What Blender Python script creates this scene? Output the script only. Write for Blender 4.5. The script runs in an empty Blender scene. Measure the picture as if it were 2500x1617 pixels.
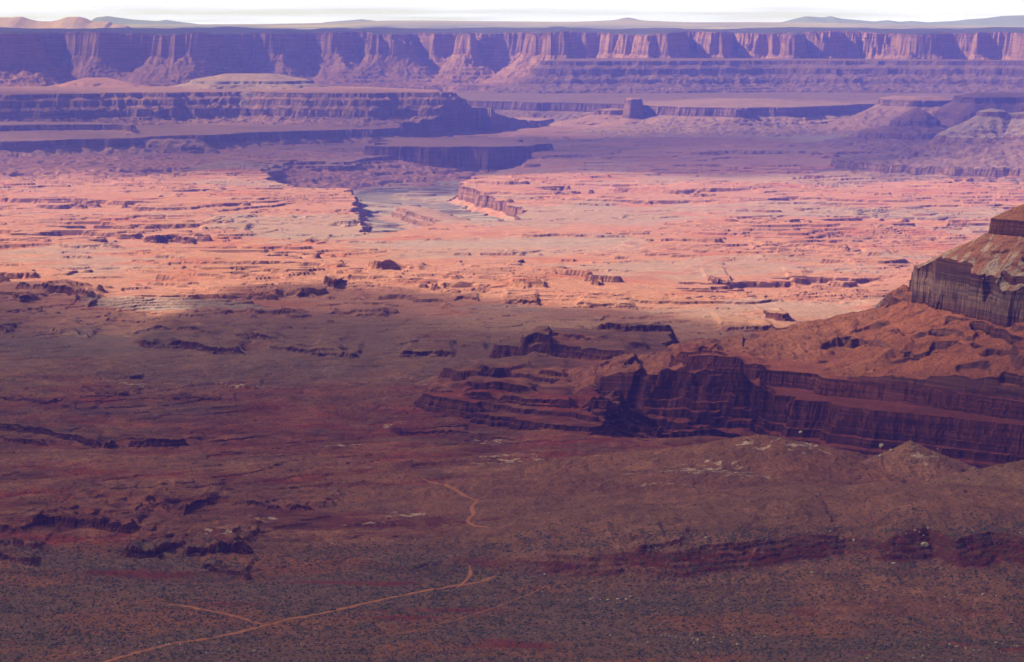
# Canyon country seen from a high rim: near mesa, ledgy plain, benches, far cliff rim.
import bpy, math, os, time
import numpy as np
from concurrent.futures import ThreadPoolExecutor
T0 = time.time()
RES = 1.0
f4 = np.float32

# ------------------------------------------------------------------ camera model (survey helper)
FPX = 7089.0            # focal length in pixels of a 2500 px wide frame
YH = 48.0               # row of the true horizon
CAMZ = 450.0
PITCH = math.atan((808.5 - YH) / FPX)
CP, SP = math.cos(PITCH), math.sin(PITCH)

def sight(px, py):
    """bearing: sideways and vertical run per metre of distance"""
    a = (px - 1250.0) / FPX
    b = (808.5 - py) / FPX
    fy = CP + b * SP
    return a / fy, (-SP + b * CP) / fy

def at_z(px, py, z):
    u, w = sight(px, py)
    d = (z - CAMZ) / w
    return (u * d, d)

def at_d(px, d, py=400):
    u, w = sight(px, py)
    return (u * d, d)

def z_at(py, d):
    return CAMZ + sight(1250, py)[1] * d

# ------------------------------------------------------------------ noise
_rng = np.random.RandomState(7)
_ang = _rng.rand(256) * 2 * np.pi
GX, GY = np.cos(_ang).astype(f4), np.sin(_ang).astype(f4)

def _h(ix, iy, seed):
    h = ix.astype(np.uint32) * np.uint32(374761393) + iy.astype(np.uint32) * np.uint32(668265263) + np.uint32((seed * 1442695041) & 0xffffffff)
    h = (h ^ (h >> np.uint32(13))) * np.uint32(1274126177)
    return ((h ^ (h >> np.uint32(16))) & np.uint32(255)).astype(np.int32)

def noise(x, y, seed=0):
    x = np.asarray(x, dtype=np.float64); y = np.asarray(y, dtype=np.float64)
    fx0 = np.floor(x); fy0 = np.floor(y)
    ix = fx0.astype(np.int64); iy = fy0.astype(np.int64)
    fx = (x - fx0).astype(f4); fy = (y - fy0).astype(f4)
    u = fx * fx * fx * (fx * (fx * 6 - 15) + 10)
    v = fy * fy * fy * (fy * (fy * 6 - 15) + 10)
    def g(dx, dy):
        k = _h(ix + dx, iy + dy, seed)
        return GX[k] * (fx - dx) + GY[k] * (fy - dy)
    a = g(0, 0); b = g(1, 0); c = g(0, 1); d = g(1, 1)
    a = a + u * (b - a); c = c + u * (d - c)
    return (a + v * (c - a)) * 1.5

def fbm(x, y, oct=4, seed=0, gain=.5):
    s = 0; amp = 1.0; tot = 0; k = 1.0
    for o in range(oct):
        s = s + amp * noise(x * k + 13.7 * o, y * k - 7.3 * o, seed + o)
        tot += amp; amp *= gain; k *= 2.03
    return s / tot * 1.25

def ridged(x, y, oct=4, seed=0):
    s = 0; amp = 1.0; tot = 0; k = 1.0
    for o in range(oct):
        s = s + amp * (1 - 2 * np.abs(noise(x * k + 3.1 * o, y * k + 9.2 * o, seed + o)))
        tot += amp; amp *= .5; k *= 2.07
    return s / tot

def sstep(a, b, x):
    t = np.clip((x - a) / (b - a), 0, 1)
    return t * t * (3 - 2 * t)

def sdf(poly, x, y):
    """signed distance to a polygon, negative inside"""
    P = np.asarray(poly, dtype=np.float64)
    d2 = np.full(x.shape, 1e18); ins = np.zeros(x.shape, bool)
    n = len(P)
    for i in range(n):
        ax, ay = P[i]; bx, by = P[(i + 1) % n]
        ex, ey = bx - ax, by - ay
        wx, wy = x - ax, y - ay
        t = np.clip((wx * ex + wy * ey) / (ex * ex + ey * ey + 1e-9), 0, 1)
        qx, qy = wx - t * ex, wy - t * ey
        d2 = np.minimum(d2, qx * qx + qy * qy)
        c = (ay > y) != (by > y)
        if ey != 0:
            ins ^= c & (x < ex * (y - ay) / ey + ax)
    d = np.sqrt(d2)
    return np.where(ins, -d, d)

def terrace(z, p, riser, flat=.25, phase=0.0):
    u = z / p + phase
    k = np.floor(u); f = u - k
    e = 1 - riser
    s = np.where(f < e, f / e * flat, flat + (1 - flat) * (f - e) / riser)
    return (k + s - phase) * p

# ------------------------------------------------------------------ plan of the country
KEYS = []
def key(name):
    if name not in KEYS: KEYS.append(name)
    return KEYS.index(name)
GROUND = key('ground')

def line_z(pts, z):
    return [at_z(px, py, z) for px, py in pts]

# each landform: plan outline of its rim, profile going outward from the rim, crenellation of the rim
FORMS = []
PARTS = []
def pkey(n):
    if n not in PARTS: PARTS.append(n)
    return PARTS.index(n)
def form(name, poly, prof, warp, reach, soil=None, rock=None, seed=0, ledges=None, tail=.16, parts=None, save=None, clip=None):
    P = np.array(poly)
    # the foot runs on down until it is under the country around it
    prof = list(prof) + [(prof[-1][0] + (prof[-1][1] + 120) / tail, -120)]
    reach = prof[-1][0] + warp[0][1]
    FORMS.append(dict(id=key(name), poly=P, prof=np.array(prof, float), warp=warp, reach=reach, soil=soil, rock=rock,
                      seed=seed, ledges=ledges, parts=[(a, pkey(b)) for a, b in parts], save=save, clip=clip,
                      box=(P[:, 0].min() - reach, P[:, 0].max() + reach, P[:, 1].min() - reach, P[:, 1].max() + reach)))

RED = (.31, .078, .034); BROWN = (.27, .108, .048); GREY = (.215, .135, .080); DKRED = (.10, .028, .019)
ORANGE = (.45, .222, .150); PALE = (.36, .285, .27); TAN = (.40, .22, .15); PINK = (.47, .235, .175)
WHITE = (.72, .64, .58)

# --- far rim: vertical cliff wall above talus and benches
rim = [(-1500, 9500), (-500, 10600), (-150, 11100), (52, 11300), (62, 11420), (64, 12350), (150, 12550), (250, 12450), (345, 12500),
       (372, 12900), (438, 12900), (443, 12250), (475, 12180), (512, 12260), (522, 12950), (600, 13050), (700, 13000), (760, 13150),
       (842, 12950), (880, 13250), (900, 13000), (1000, 13050), (1020, 13350), (1060, 13150), (1120, 13200), (1148, 13000), (1155, 13450),
       (1285, 13400), (1308, 12800), (1355, 12760), (1362, 13350), (1480, 13400), (1500, 13150), (1600, 13150), (1618, 12900), (1640, 13350),
       (1735, 13250), (1750, 13000), (1790, 13150), (1880, 12950), (1937, 12900), (1944, 12620), (1956, 12900), (2010, 12850), (2100, 12980),
       (2190, 12850), (2205, 12520), (2318, 12450), (2326, 12800), (2346, 12850), (2352, 12600), (2440, 12700), (2500, 12500), (2800, 12100),
       (3300, 11700), (4400, 11300), (9000, 30000), (9000, 90000), (-9000, 90000), (-9000, 30000)]
form('far_cliff', [at_d(px, d, 80) for px, d in rim],
     [(-400, 402), (-30, 394), (0, 388), (6, 360), (9, 350), (14, 322), (18, 300), (60, 260), (150, 208), (260, 176), (420, 168), (434, 148), (520, 132),
      (534, 118), (640, 104), (800, 96), (812, 84), (1000, 72), (1500, 50), (2500, 20)],
     [(1300, 210), (260, 44), (85, 24), (26, 8)], 2300, soil=(.40, .20, .15), rock=(.40, .19, .135), parts=[(-.5, 'plateau_edge'), (20, 'cliff_wall'), (270, 'talus_slope'), (1e9, 'lower_benches')], seed=11, ledges=(17, .10))
# spur bench in front of the wall
form('layered_spur', [at_d(px, d, 150) for px, d in [(1338, 12150), (1335, 12500), (1345, 12750), (1700, 12800), (2300, 12500), (2900, 11900),
      (2800, 11850), (2450, 12150), (2150, 12250), (1900, 12350), (1720, 12250), (1500, 12150)]],
     [(-200, 284), (0, 278), (6, 262), (46, 246), (52, 226), (110, 205), (118, 190), (240, 160), (250, 146), (420, 122), (432, 108), (620, 88), (900, 66), (1400, 40)],
     [(300, 60), (80, 16), (25, 4)], 1400, soil=(.33, .19, .15), rock=(.27, .13, .10), parts=[(-.5, 'bench_top'), (1e9, 'layered_slope')], seed=23, ledges=(13, .12))
# lower bench wall behind the tower
form('dark_bench_wall', [at_z(px, py, 128) for px, py in [(1105, 244), (1180, 247), (1300, 250), (1420, 252), (1520, 254), (1650, 262), (1800, 264), (1950, 262), (2100, 255), (2300, 252), (2700, 250)]]
     + [at_d(2700, 12600), at_d(1000, 12600), at_d(1000, 11700)],
     [(-300, 150), (0, 128), (6, 96), (40, 88), (120, 70), (500, 48), (900, 25)],
     [(220, 50), (60, 14), (20, 4)], 900, soil=(.33, .20, .16), rock=(.25, .12, .10), parts=[(-.5, 'bench_top'), (45, 'cliff_face'), (1e9, 'foot_slope')], seed=29, ledges=(11, .12))
# isolated tower
form('tower_butte', [at_d(px, d, 260) for px, d in [(1524, 10880), (1530, 10960), (1562, 10980), (1570, 10900), (1561, 10840), (1540, 10830)]],
     [(-40, 158), (-8, 157), (0, 152), (4, 120), (9, 84), (40, 74), (130, 62), (260, 55)],
     [(60, 5), (18, 2)], 270, soil=(.36, .20, .15), rock=(.24, .115, .09), parts=[(10, 'tower'), (1e9, 'apron')], seed=31)
form('tower_butte', [at_d(px, d, 260) for px, d in [(1448, 10920), (1470, 10990), (1530, 11000), (1530, 10930), (1490, 10900)]],
     [(-40, 118), (0, 112), (5, 96), (60, 78), (200, 58)], [(60, 8), (18, 3)], 220, soil=(.40, .22, .16), rock=(.30, .14, .1), parts=[(6, 'shoulder'), (1e9, 'apron')], seed=33)
# dark rim shelf with bright top
form('rim_shelf', line_z([(-900, 352), (-300, 350), (0, 346), (180, 342), (300, 337), (420, 333), (560, 326), (700, 321), (820, 318), (920, 314), (1010, 309), (1100, 305), (1200, 300), (1262, 297)], 77)
     + [at_d(1310, 10800), at_d(1330, 11000), at_d(1200, 11300), at_d(300, 11200), at_d(-900, 10900)],
     [(-500, 84), (0, 77), (4, 52), (60, 34), (130, 20), (136, 6), (260, -6), (500, -14)],
     [(280, 75), (70, 24), (20, 6)], 520, soil=(.42, .24, .18), rock=(.25, .125, .105), save='shelf', parts=[(-.5, 'shelf_top'), (7, 'cliff_face'), (1e9, 'rubble_slope')], seed=53, ledges=(8, .12))
# long flat mesa on the left
form('long_mesa', line_z([(-900, 236), (-300, 232), (0, 231), (200, 229), (420, 226), (600, 224), (760, 227), (900, 228), (1000, 226), (1050, 226)], 191)
     + [at_d(1062, 10420), at_d(1050, 10900), at_d(900, 11300), at_d(300, 11300), at_d(-400, 11100), at_d(-900, 10800)],
     [(-500, 202), (-120, 196), (0, 191), (5, 177), (30, 167), (35, 150), (66, 139), (72, 114), (112, 100), (200, 85), (260, 76)],
     [(300, 80), (80, 26), (22, 7)], 480, soil=(.36, .195, .15), rock=(.26, .13, .10), parts=[(-.5, 'mesa_top'), (110, 'ledge_bands'), (1e9, 'slope')], tail=1.0, clip='shelf', seed=41, ledges=(9, .12))
form('long_mesa', [at_d(px, d, 270) for px, d in [(1040, 10380), (1120, 10320), (1165, 10400), (1206, 10480), (1200, 10640), (1050, 10700)]],
     [(-60, 134), (0, 128), (5, 112), (60, 96), (200, 76)], [(60, 12), (18, 5)], 240, soil=(.38, .22, .17), rock=(.32, .19, .15), parts=[(-.5, 'mesa_top'), (110, 'ledge_bands'), (1e9, 'slope')], tail=1.0, clip='shelf', seed=43)
form('pale_mesa', [at_d(px, d, 200) for px, d in [(470, 10800), (520, 10700), (700, 10720), (760, 10900), (740, 11200), (480, 11200)]],
     [(-120, 246), (-50, 232), (0, 224), (5, 214), (70, 200), (200, 186)], [(120, 25), (30, 6)], 260, soil=(.37, .25, .21), rock=(.28, .2, .17), parts=[(-.5, 'crest'), (1e9, 'slope')], tail=.7, seed=47)
form('pink_mound', [at_d(px, d, 200) for px, d in [(180, 10900), (300, 10900), (300, 11050), (180, 11050)]],
     [(-60, 232), (0, 220), (60, 205), (200, 186)], [(90, 16)], 240, soil=(.40, .20, .15), rock=(.3, .17, .14), parts=[(-.5, 'crest'), (1e9, 'slope')], tail=.7, seed=48)
form('lower_shelf', line_z([(-900, 318), (-300, 314), (0, 306), (150, 304), (300, 304), (330, 310)], 104) + [at_d(320, 9650), at_d(200, 9900), at_d(-900, 9900)],
     [(-300, 112), (0, 104), (4, 86), (80, 72), (200, 66)], [(200, 45), (50, 14), (16, 4)], 220, soil=(.46, .27, .21), rock=(.24, .12, .10), parts=[(-.5, 'shelf_top'), (7, 'cliff_face'), (1e9, 'rubble_slope')], tail=.6, seed=57)
# pale cone butte on the right
def blob(px, d, rx, ry, n=14):
    cx, cy = at_d(px, d, 300)
    return [(cx + rx * math.cos(2 * math.pi * k / n), cy + ry * math.sin(2 * math.pi * k / n)) for k in range(n)]
form('pale_butte', blob(2424, 8620, 44, 40), [(-44, 188), (-14, 183), (0, 178), (3, 166), (70, 132), (120, 108), (126, 98), (230, 70), (240, 60), (330, 46), (420, 40), (426, 18), (520, 6), (700, -10)],
     [(120, 22), (36, 7), (14, 2)], 720, soil=(.25, .15, .135), rock=(.2, .1, .085), parts=[(4, 'cap_rock'), (124, 'upper_slope'), (419, 'lower_slope'), (1e9, 'base_cliff')], seed=61, ledges=(10, .12))
form('pale_butte', [at_d(px, d, 300) for px, d in [(2440, 8650), (2520, 8500), (2800, 8400), (3100, 8600), (3000, 9000), (2500, 8800)]],
     [(-100, 180), (0, 172), (4, 160), (90, 118), (96, 106), (220, 70), (330, 46), (420, 40), (426, 18), (520, 6), (700, -10)],
     [(120, 22), (36, 7), (14, 2)], 720, soil=(.25, .15, .135), rock=(.2, .1, .085), parts=[(4, 'cap_rock'), (124, 'upper_slope'), (419, 'lower_slope'), (1e9, 'base_cliff')], seed=61, ledges=(10, .12))
form('dome_butte', blob(2235, 9750, 16, 16), [(-16, 158), (0, 150), (60, 118), (66, 100), (170, 80), (176, 62), (300, 45), (420, 30)], [(90, 14), (26, 4)], 440, soil=(.27, .15, .13), rock=(.2, .09, .08), parts=[(6, 'crest'), (1e9, 'slope')], seed=67, ledges=(9, .12))
form('flat_butte', [at_d(px, d, 270) for px, d in [(2330, 10050), (2380, 9900), (2480, 9950), (2700, 9900), (2700, 10400), (2340, 10300)]], [(-60, 196), (0, 186), (5, 168), (60, 135), (66, 118), (180, 85), (186, 68), (320, 45), (430, 30)],
     [(120, 20), (26, 4)], 450, soil=(.27, .15, .13), rock=(.2, .09, .08), parts=[(6, 'crest'), (1e9, 'slope')], seed=68, ledges=(9, .12))
form('low_butte', [at_d(px, d, 270) for px, d in [(2150, 10600), (2230, 10450), (2330, 10500), (2330, 10800), (2150, 10800)]], [(-60, 172), (0, 160), (5, 140), (90, 100), (200, 70), (330, 50)],
     [(120, 20), (26, 4)], 350, soil=(.3, .17, .15), rock=(.2, .1, .09), parts=[(6, 'crest'), (1e9, 'slope')], seed=69, ledges=(9, .12))

# dark gorge wall behind the dry river bend
form('gorge_wall', [at_d(px, d, 400) for px, d in [(932, 9240), (1000, 9190), (1050, 9170), (1130, 9200), (1200, 9170), (1290, 9260), (1305, 9420), (1250, 9900), (950, 9900)]],
     [(-700, 60), (-60, 52), (0, 50), (4, 22), (8, -14), (14, -26), (60, -40), (150, -52)], [(170, 70), (55, 20), (16, 5)], 300, soil=(.34, .19, .14), rock=(.17, .075, .06), seed=171, tail=.6, parts=[(-.5, 'wall_top'), (16, 'cliff_face'), (1e9, 'foot_slope')])
form('river_wall', [at_d(px, d, 400) for px, d in [(640, 9080), (735, 8980), (800, 8940), (846, 8960), (860, 9080), (935, 9260), (935, 9900), (600, 9900)]],
     [(-700, 30), (-200, 22), (0, 12), (4, -10), (8, -32), (30, -42), (120, -52)], [(170, 60), (55, 20), (16, 5)], 300, soil=(.34, .19, .14), rock=(.17, .075, .06), seed=173, tail=.6, parts=[(-.5, 'wall_top'), (16, 'cliff_face'), (1e9, 'foot_slope')])

# dark layered ridge lying inside the river bend
form('bend_ridge', line_z([(975, 505), (1010, 520), (1060, 533), (1110, 552), (1150, 566), (1165, 556), (1140, 536), (1060, 512), (1000, 500)], -22),
     [(-60, -18), (0, -22), (3, -31), (14, -33), (17, -43), (60, -49)], [(90, 18), (30, 8), (10, 2)], 120, soil=(.34, .21, .18), rock=(.26, .12, .09), seed=191, tail=.3, parts=[(-.4, 'ridge_top'), (1e9, 'ledge_face')])
# --- near mesa
form('near_mesa', [at_d(px, d, 660) for px, d in [(2236, 3612), (2242, 3570), (2280, 3545), (2305, 3470), (2345, 3450), (2372, 3398), (2424, 3362), (2460, 3305), (2500, 3279), (2600, 3200), (2900, 3060), (3500, 2960), (3500, 4300), (2600, 4100), (2310, 3800), (2246, 3680)]],
     [(-300, 149), (-60, 145), (0, 140), (1.1, 133), (2.4, 131.5), (3.2, 123), (4.6, 121.5), (5.4, 112), (7, 104), (45, 86), (110, 64), (165, 50), (260, 24), (420, -30)],
     [(44, 10), (21, 5.0), (7.5, 1.8), (3, .5)], 440, soil=(.36, .150, .075), rock=(.225, .13, .103), seed=73, tail=.6, save='m2', parts=[(-.4, 'shale_slope'), (7.2, 'pale_cliff'), (1e9, 'talus_slope')])
form('near_mesa', [at_d(px, d, 540) for px, d in [(2424, 3490), (2440, 3472), (2500, 3440), (2620, 3370), (2900, 3150), (3500, 3050), (3500, 4200), (2700, 4000), (2480, 3680)]],
     [(-120, 268), (-60, 240), (0, 211.5), (2.2, 194), (50, 172), (104, 143), (130, 130)], [(40, 7), (12, 2.2), (5, .7)], 260, soil=(.34, .17, .10), rock=(.15, .055, .04), seed=71, tail=.8, clip='m2',
     parts=[(-.4, 'summit'), (2.4, 'upper_cliff'), (1e9, 'shale_slope')])
# lower cliffs of the mesa
form('lower_cliff', [at_d(px, d, 950) for px, d in [(1640, 3480), (1700, 3420), (1850, 3380), (2000, 3335), (2012, 3298), (2100, 3264), (2200, 3226), (2300, 3180), (2400, 3138), (2500, 3098), (2700, 3030), (3200, 2940), (3200, 3800), (1700, 3700)]],
     [(-400, 52), (-120, 49), (-40, 45), (0, 42), (.7, 37), (2.0, 36.6), (2.7, 31.6), (4.0, 31.2), (4.7, 26), (6.0, 25.6), (6.7, 21), (28, 16), (40, -40)],
     [(90, 7), (26, 4.5), (11, 1.5)], 150, soil=(.34, .13, .07), rock=(.155, .046, .03), seed=79, tail=.8, parts=[(-.4, 'bench'), (7, 'upper_wall'), (1e9, 'bench')])
form('lower_cliff', [at_d(px, d, 1000) for px, d in [(1578, 3400), (1590, 3352), (1700, 3335), (1850, 3312), (1948, 3290), (1950, 3262), (2030, 3240), (2048, 3205), (2150, 3170), (2300, 3118), (2420, 3075), (2500, 3050), (2700, 2990), (3200, 2900), (3200, 3800), (1600, 3700)]],
     [(-300, 30), (-60, 24), (0, 22), (.8, 15), (2.2, 14.6), (3.0, 8), (4.4, 7.6), (5.2, 0), (7.4, -.6), (8.4, -8), (12, -9.5), (13.2, -18), (19, -21), (20.5, -29), (60, -34), (140, -48)],
     [(90, 8), (26, 5.0), (11, 1.6)], 130, soil=(.23, .078, .045), rock=(.145, .043, .028), seed=83, tail=.8, parts=[(-.4, 'bench'), (20.5, 'lower_wall'), (1e9, 'foot_slope')])

# layered promontory reaching out on to the plain
for rim_, back_, zt_ in [([(1205, 842), (1290, 850), (1400, 856), (1520, 868), (1620, 880)], [(1640, 806), (1400, 808), (1250, 818)], 16),
                         ([(1085, 902), (1110, 908), (1160, 918), (1230, 912), (1300, 920), (1400, 932), (1470, 926)], [(1480, 880), (1290, 872), (1140, 886)], 11),
                         ([(1025, 966), (1100, 977), (1200, 988), (1290, 998), (1400, 1010), (1450, 1018)], [(1460, 950), (1280, 936), (1150, 930), (1035, 956)], 9),
                         ([(1170, 1008), (1300, 1030), (1420, 1042), (1480, 1040)], [(1500, 990), (1300, 1000)], 3)]:
    form('layered_promontory', line_z(rim_, zt_) + line_z(back_, zt_), [(-120, zt_ + 3), (0, zt_), (1.6, zt_ - 5), (4, zt_ - 6), (5.6, zt_ - 11), (9, zt_ - 12), (10.6, zt_ - 17), (14, zt_ - 18), (15.6, zt_ - 22), (32, zt_ - 27), (60, zt_ - 34)],
         [(70, 16), (24, 6), (8, 2), (3, .6)], 90, soil=(.24, .10, .065), rock=(.14, .045, .032), seed=180 + zt_, tail=.6, parts=[(-.4, 'ledge_top'), (14, 'ledge_face'), (1e9, 'foot_slope')])

# --- dry canyon with a grey floor
CANYON = [at_z(px, py, -48) for px, py in [(690, 468), (730, 452), (850, 448), (925, 440), (1010, 434), (1130, 433), (1265, 431), (1275, 442), (1200, 458), (1140, 474), (1090, 492), (1150, 515), (1240, 545), (1230, 575), (1080, 572), (960, 600), (935, 605), (922, 590), (905, 560), (880, 500), (840, 490), (760, 492), (690, 480)]]

# --- ridge lines on the near ground: (px, py, distance) points, side slope
RIDGES = [
    ([(1180, 1135, 2900), (1400, 1116, 2900), (1600, 1098, 2895), (1760, 1074, 2890), (1850, 1060, 2890), (1905, 1066, 2880), (1960, 1095, 2850)], .20, .40, (.26, .125, .062)),
    ([(2222, 1075, 2860), (2222, 1076, 2862)], .46, .5, (.30, .16, .085)),
    ([(2120, 1120, 2840), (2222, 1084, 2860), (2300, 1110, 2880)], .34, .4, (.28, .14, .08)),
    ([(2330, 1172, 2680), (2400, 1142, 2690), (2500, 1122, 2690), (2700, 1090, 2680), (3200, 1060, 2660)], .22, .42, (.24, .135, .075)),
    ([(1480, 905, 3560), (1600, 868, 3590), (1800, 828, 3610), (1950, 790, 3620), (2060, 765, 3620), (2160, 748, 3615), (2238, 735, 3610)], .20, .42, (.32, .15, .085), 1),
    ([(2262, 935, 3198), (2292, 888, 3240), (2302, 866, 3300)], .48, .48, (.33, .17, .11), 1),
    ([(2385, 945, 3130), (2408, 912, 3165), (2420, 888, 3225)], .48, .48, (.32, .16, .10), 1),
    ([(2095, 850, 3430), (2160, 815, 3500), (2230, 760, 3580)], .34, .38, (.37, .16, .08), 1),
    ([(2150, 868, 3330), (2190, 842, 3380), (2250, 790, 3480)], .36, .36, (.36, .16, .08), 1),
    ([(800, 1205, 2740), (1000, 1190, 2745), (1300, 1168, 2750), (1700, 1150, 2740)], .05, .12, (.23, .11, .06)),
    ([(700, 1240, 2640), (1000, 1228, 2650), (1400, 1212, 2650), (1900, 1195, 2650), (2300, 1190, 2600)], .06, .16, (.23, .115, .065)),
    ([(1450, 1262, 2540), (1800, 1240, 2560), (2200, 1232, 2560), (2700, 1225, 2560)], .05, .15, (.22, .115, .065)),
    ([(1700, 1408, 2330), (1850, 1392, 2340), (2010, 1380, 2345), (2070, 1392, 2340)], .14, .30, (.26, .075, .04)),
    ([(2080, 1506, 2160), (2300, 1495, 2170), (2700, 1485, 2170)], .12, .2, (.26, .10, .05)),
    ([(2000, 1590, 2060), (2200, 1570, 2075), (2330, 1566, 2070)], .1, .2, (.25, .075, .04)),
    ([(2380, 1590, 2050), (2600, 1570, 2050)], .12, .2, (.22, .06, .035)),
]
HILLS = [RIDGES[0][0], RIDGES[1][0], RIDGES[3][0], [r for r in RIDGES if r[0][0][0] == 1700][0][0]]
for k_ in range(4): key('hill_%d' % k_)
LIMIT = np.array([at_d(px, d, 950) for px, d in [(1380, 3440), (1578, 3425), (1700, 3425), (1850, 3385), (2000, 3340), (2012, 3300), (2100, 3266), (2200, 3228), (2300, 3182), (2400, 3140), (2500, 3100), (2700, 3032), (3300, 2930)]])
# --- scarp at the back of the near flat
SCARP = [at_z(px, py, 20) for px, py in [(600, 1345), (850, 1318), (1000, 1335), (1180, 1322), (1400, 1338), (1520, 1330), (1640, 1344), (1780, 1330), (1900, 1316), (2060, 1312), (2160, 1328), (2265, 1318), (2330, 1340), (2420, 1328), (2500, 1334), (2800, 1350), (3400, 1360)]]

# --- ledges: front line in photo survey points, height, fall-off behind, name
LEDGES = []
def ledge(pts, h, back=60., zbase=0., crook=2.5, rise=2.0, label=None, rock=DKRED):  # default front colour is darkened to deepen the ledges' shade
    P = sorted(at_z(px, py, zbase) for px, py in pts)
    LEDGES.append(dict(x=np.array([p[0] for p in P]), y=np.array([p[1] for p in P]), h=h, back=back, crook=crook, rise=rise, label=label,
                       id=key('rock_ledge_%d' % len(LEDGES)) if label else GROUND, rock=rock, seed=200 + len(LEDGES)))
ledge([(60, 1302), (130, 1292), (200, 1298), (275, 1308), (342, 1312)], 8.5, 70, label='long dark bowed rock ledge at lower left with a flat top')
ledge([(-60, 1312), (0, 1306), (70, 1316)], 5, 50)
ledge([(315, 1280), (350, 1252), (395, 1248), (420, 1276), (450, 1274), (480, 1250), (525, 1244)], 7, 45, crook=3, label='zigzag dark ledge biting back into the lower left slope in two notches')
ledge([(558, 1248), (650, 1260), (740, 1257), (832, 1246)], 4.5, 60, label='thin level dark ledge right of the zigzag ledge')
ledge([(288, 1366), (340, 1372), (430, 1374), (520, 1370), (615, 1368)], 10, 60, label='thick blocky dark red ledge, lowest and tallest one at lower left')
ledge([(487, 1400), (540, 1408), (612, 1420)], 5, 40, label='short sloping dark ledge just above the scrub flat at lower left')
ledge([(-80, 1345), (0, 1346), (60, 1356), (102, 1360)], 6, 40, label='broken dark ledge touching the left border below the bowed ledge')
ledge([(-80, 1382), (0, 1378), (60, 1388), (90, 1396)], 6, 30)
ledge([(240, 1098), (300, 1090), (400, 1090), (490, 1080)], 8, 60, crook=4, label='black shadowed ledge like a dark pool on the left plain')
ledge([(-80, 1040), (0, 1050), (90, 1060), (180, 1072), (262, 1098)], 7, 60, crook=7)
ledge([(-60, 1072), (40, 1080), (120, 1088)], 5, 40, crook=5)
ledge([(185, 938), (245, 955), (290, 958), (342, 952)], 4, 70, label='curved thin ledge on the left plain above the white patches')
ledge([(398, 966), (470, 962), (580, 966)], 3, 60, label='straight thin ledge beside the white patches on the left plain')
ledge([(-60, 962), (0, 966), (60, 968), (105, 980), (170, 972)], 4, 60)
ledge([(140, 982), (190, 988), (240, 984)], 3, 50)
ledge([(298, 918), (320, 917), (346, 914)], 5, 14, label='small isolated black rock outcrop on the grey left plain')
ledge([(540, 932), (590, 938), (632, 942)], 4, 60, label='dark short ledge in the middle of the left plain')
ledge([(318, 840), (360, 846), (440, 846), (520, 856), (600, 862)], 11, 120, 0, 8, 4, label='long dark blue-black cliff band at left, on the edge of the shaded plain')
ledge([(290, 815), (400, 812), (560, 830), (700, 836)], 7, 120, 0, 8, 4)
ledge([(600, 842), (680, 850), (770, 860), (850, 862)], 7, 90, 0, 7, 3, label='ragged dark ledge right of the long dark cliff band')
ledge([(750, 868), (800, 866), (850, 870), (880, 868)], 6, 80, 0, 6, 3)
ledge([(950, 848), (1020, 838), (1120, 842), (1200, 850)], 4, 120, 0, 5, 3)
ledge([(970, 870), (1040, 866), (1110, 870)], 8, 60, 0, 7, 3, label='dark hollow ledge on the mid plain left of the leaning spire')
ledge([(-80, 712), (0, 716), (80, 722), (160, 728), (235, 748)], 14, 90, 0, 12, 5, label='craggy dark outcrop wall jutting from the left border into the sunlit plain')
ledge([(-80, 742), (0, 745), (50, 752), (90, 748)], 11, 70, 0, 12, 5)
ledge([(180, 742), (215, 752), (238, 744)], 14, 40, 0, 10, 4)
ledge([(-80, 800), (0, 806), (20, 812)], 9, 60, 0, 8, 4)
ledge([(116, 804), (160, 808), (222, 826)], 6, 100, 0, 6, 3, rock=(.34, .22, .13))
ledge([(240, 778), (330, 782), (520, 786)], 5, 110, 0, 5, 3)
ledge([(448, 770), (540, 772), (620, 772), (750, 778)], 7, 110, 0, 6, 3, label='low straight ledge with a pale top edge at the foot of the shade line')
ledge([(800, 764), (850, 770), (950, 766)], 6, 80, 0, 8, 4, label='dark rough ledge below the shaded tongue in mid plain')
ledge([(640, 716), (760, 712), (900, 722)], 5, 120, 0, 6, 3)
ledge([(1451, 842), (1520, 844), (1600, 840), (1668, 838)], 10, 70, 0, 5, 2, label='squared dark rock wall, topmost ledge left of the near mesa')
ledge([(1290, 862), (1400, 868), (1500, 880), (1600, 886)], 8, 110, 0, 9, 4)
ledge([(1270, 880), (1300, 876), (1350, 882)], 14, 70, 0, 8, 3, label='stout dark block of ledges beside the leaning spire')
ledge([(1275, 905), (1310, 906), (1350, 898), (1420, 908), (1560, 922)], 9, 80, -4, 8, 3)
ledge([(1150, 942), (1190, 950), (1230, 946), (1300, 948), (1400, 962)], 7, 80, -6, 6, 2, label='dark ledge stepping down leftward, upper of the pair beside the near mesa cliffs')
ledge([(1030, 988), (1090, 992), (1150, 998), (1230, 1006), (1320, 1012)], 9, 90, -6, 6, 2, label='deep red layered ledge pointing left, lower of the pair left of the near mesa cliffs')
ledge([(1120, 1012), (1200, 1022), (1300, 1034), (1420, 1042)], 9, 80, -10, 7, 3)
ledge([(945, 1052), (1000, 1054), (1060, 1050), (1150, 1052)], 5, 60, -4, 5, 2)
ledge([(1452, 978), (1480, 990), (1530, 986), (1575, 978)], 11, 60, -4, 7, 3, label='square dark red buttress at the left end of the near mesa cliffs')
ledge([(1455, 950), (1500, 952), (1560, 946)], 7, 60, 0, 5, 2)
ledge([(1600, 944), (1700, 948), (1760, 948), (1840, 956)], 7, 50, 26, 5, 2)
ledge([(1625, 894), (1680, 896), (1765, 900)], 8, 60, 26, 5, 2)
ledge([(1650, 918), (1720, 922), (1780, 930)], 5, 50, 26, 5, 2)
ledge([(1405, 1088), (1480, 1090), (1600, 1092), (1750, 1094), (1900, 1092)], 18, 60, -30, 9, 6)
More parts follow.
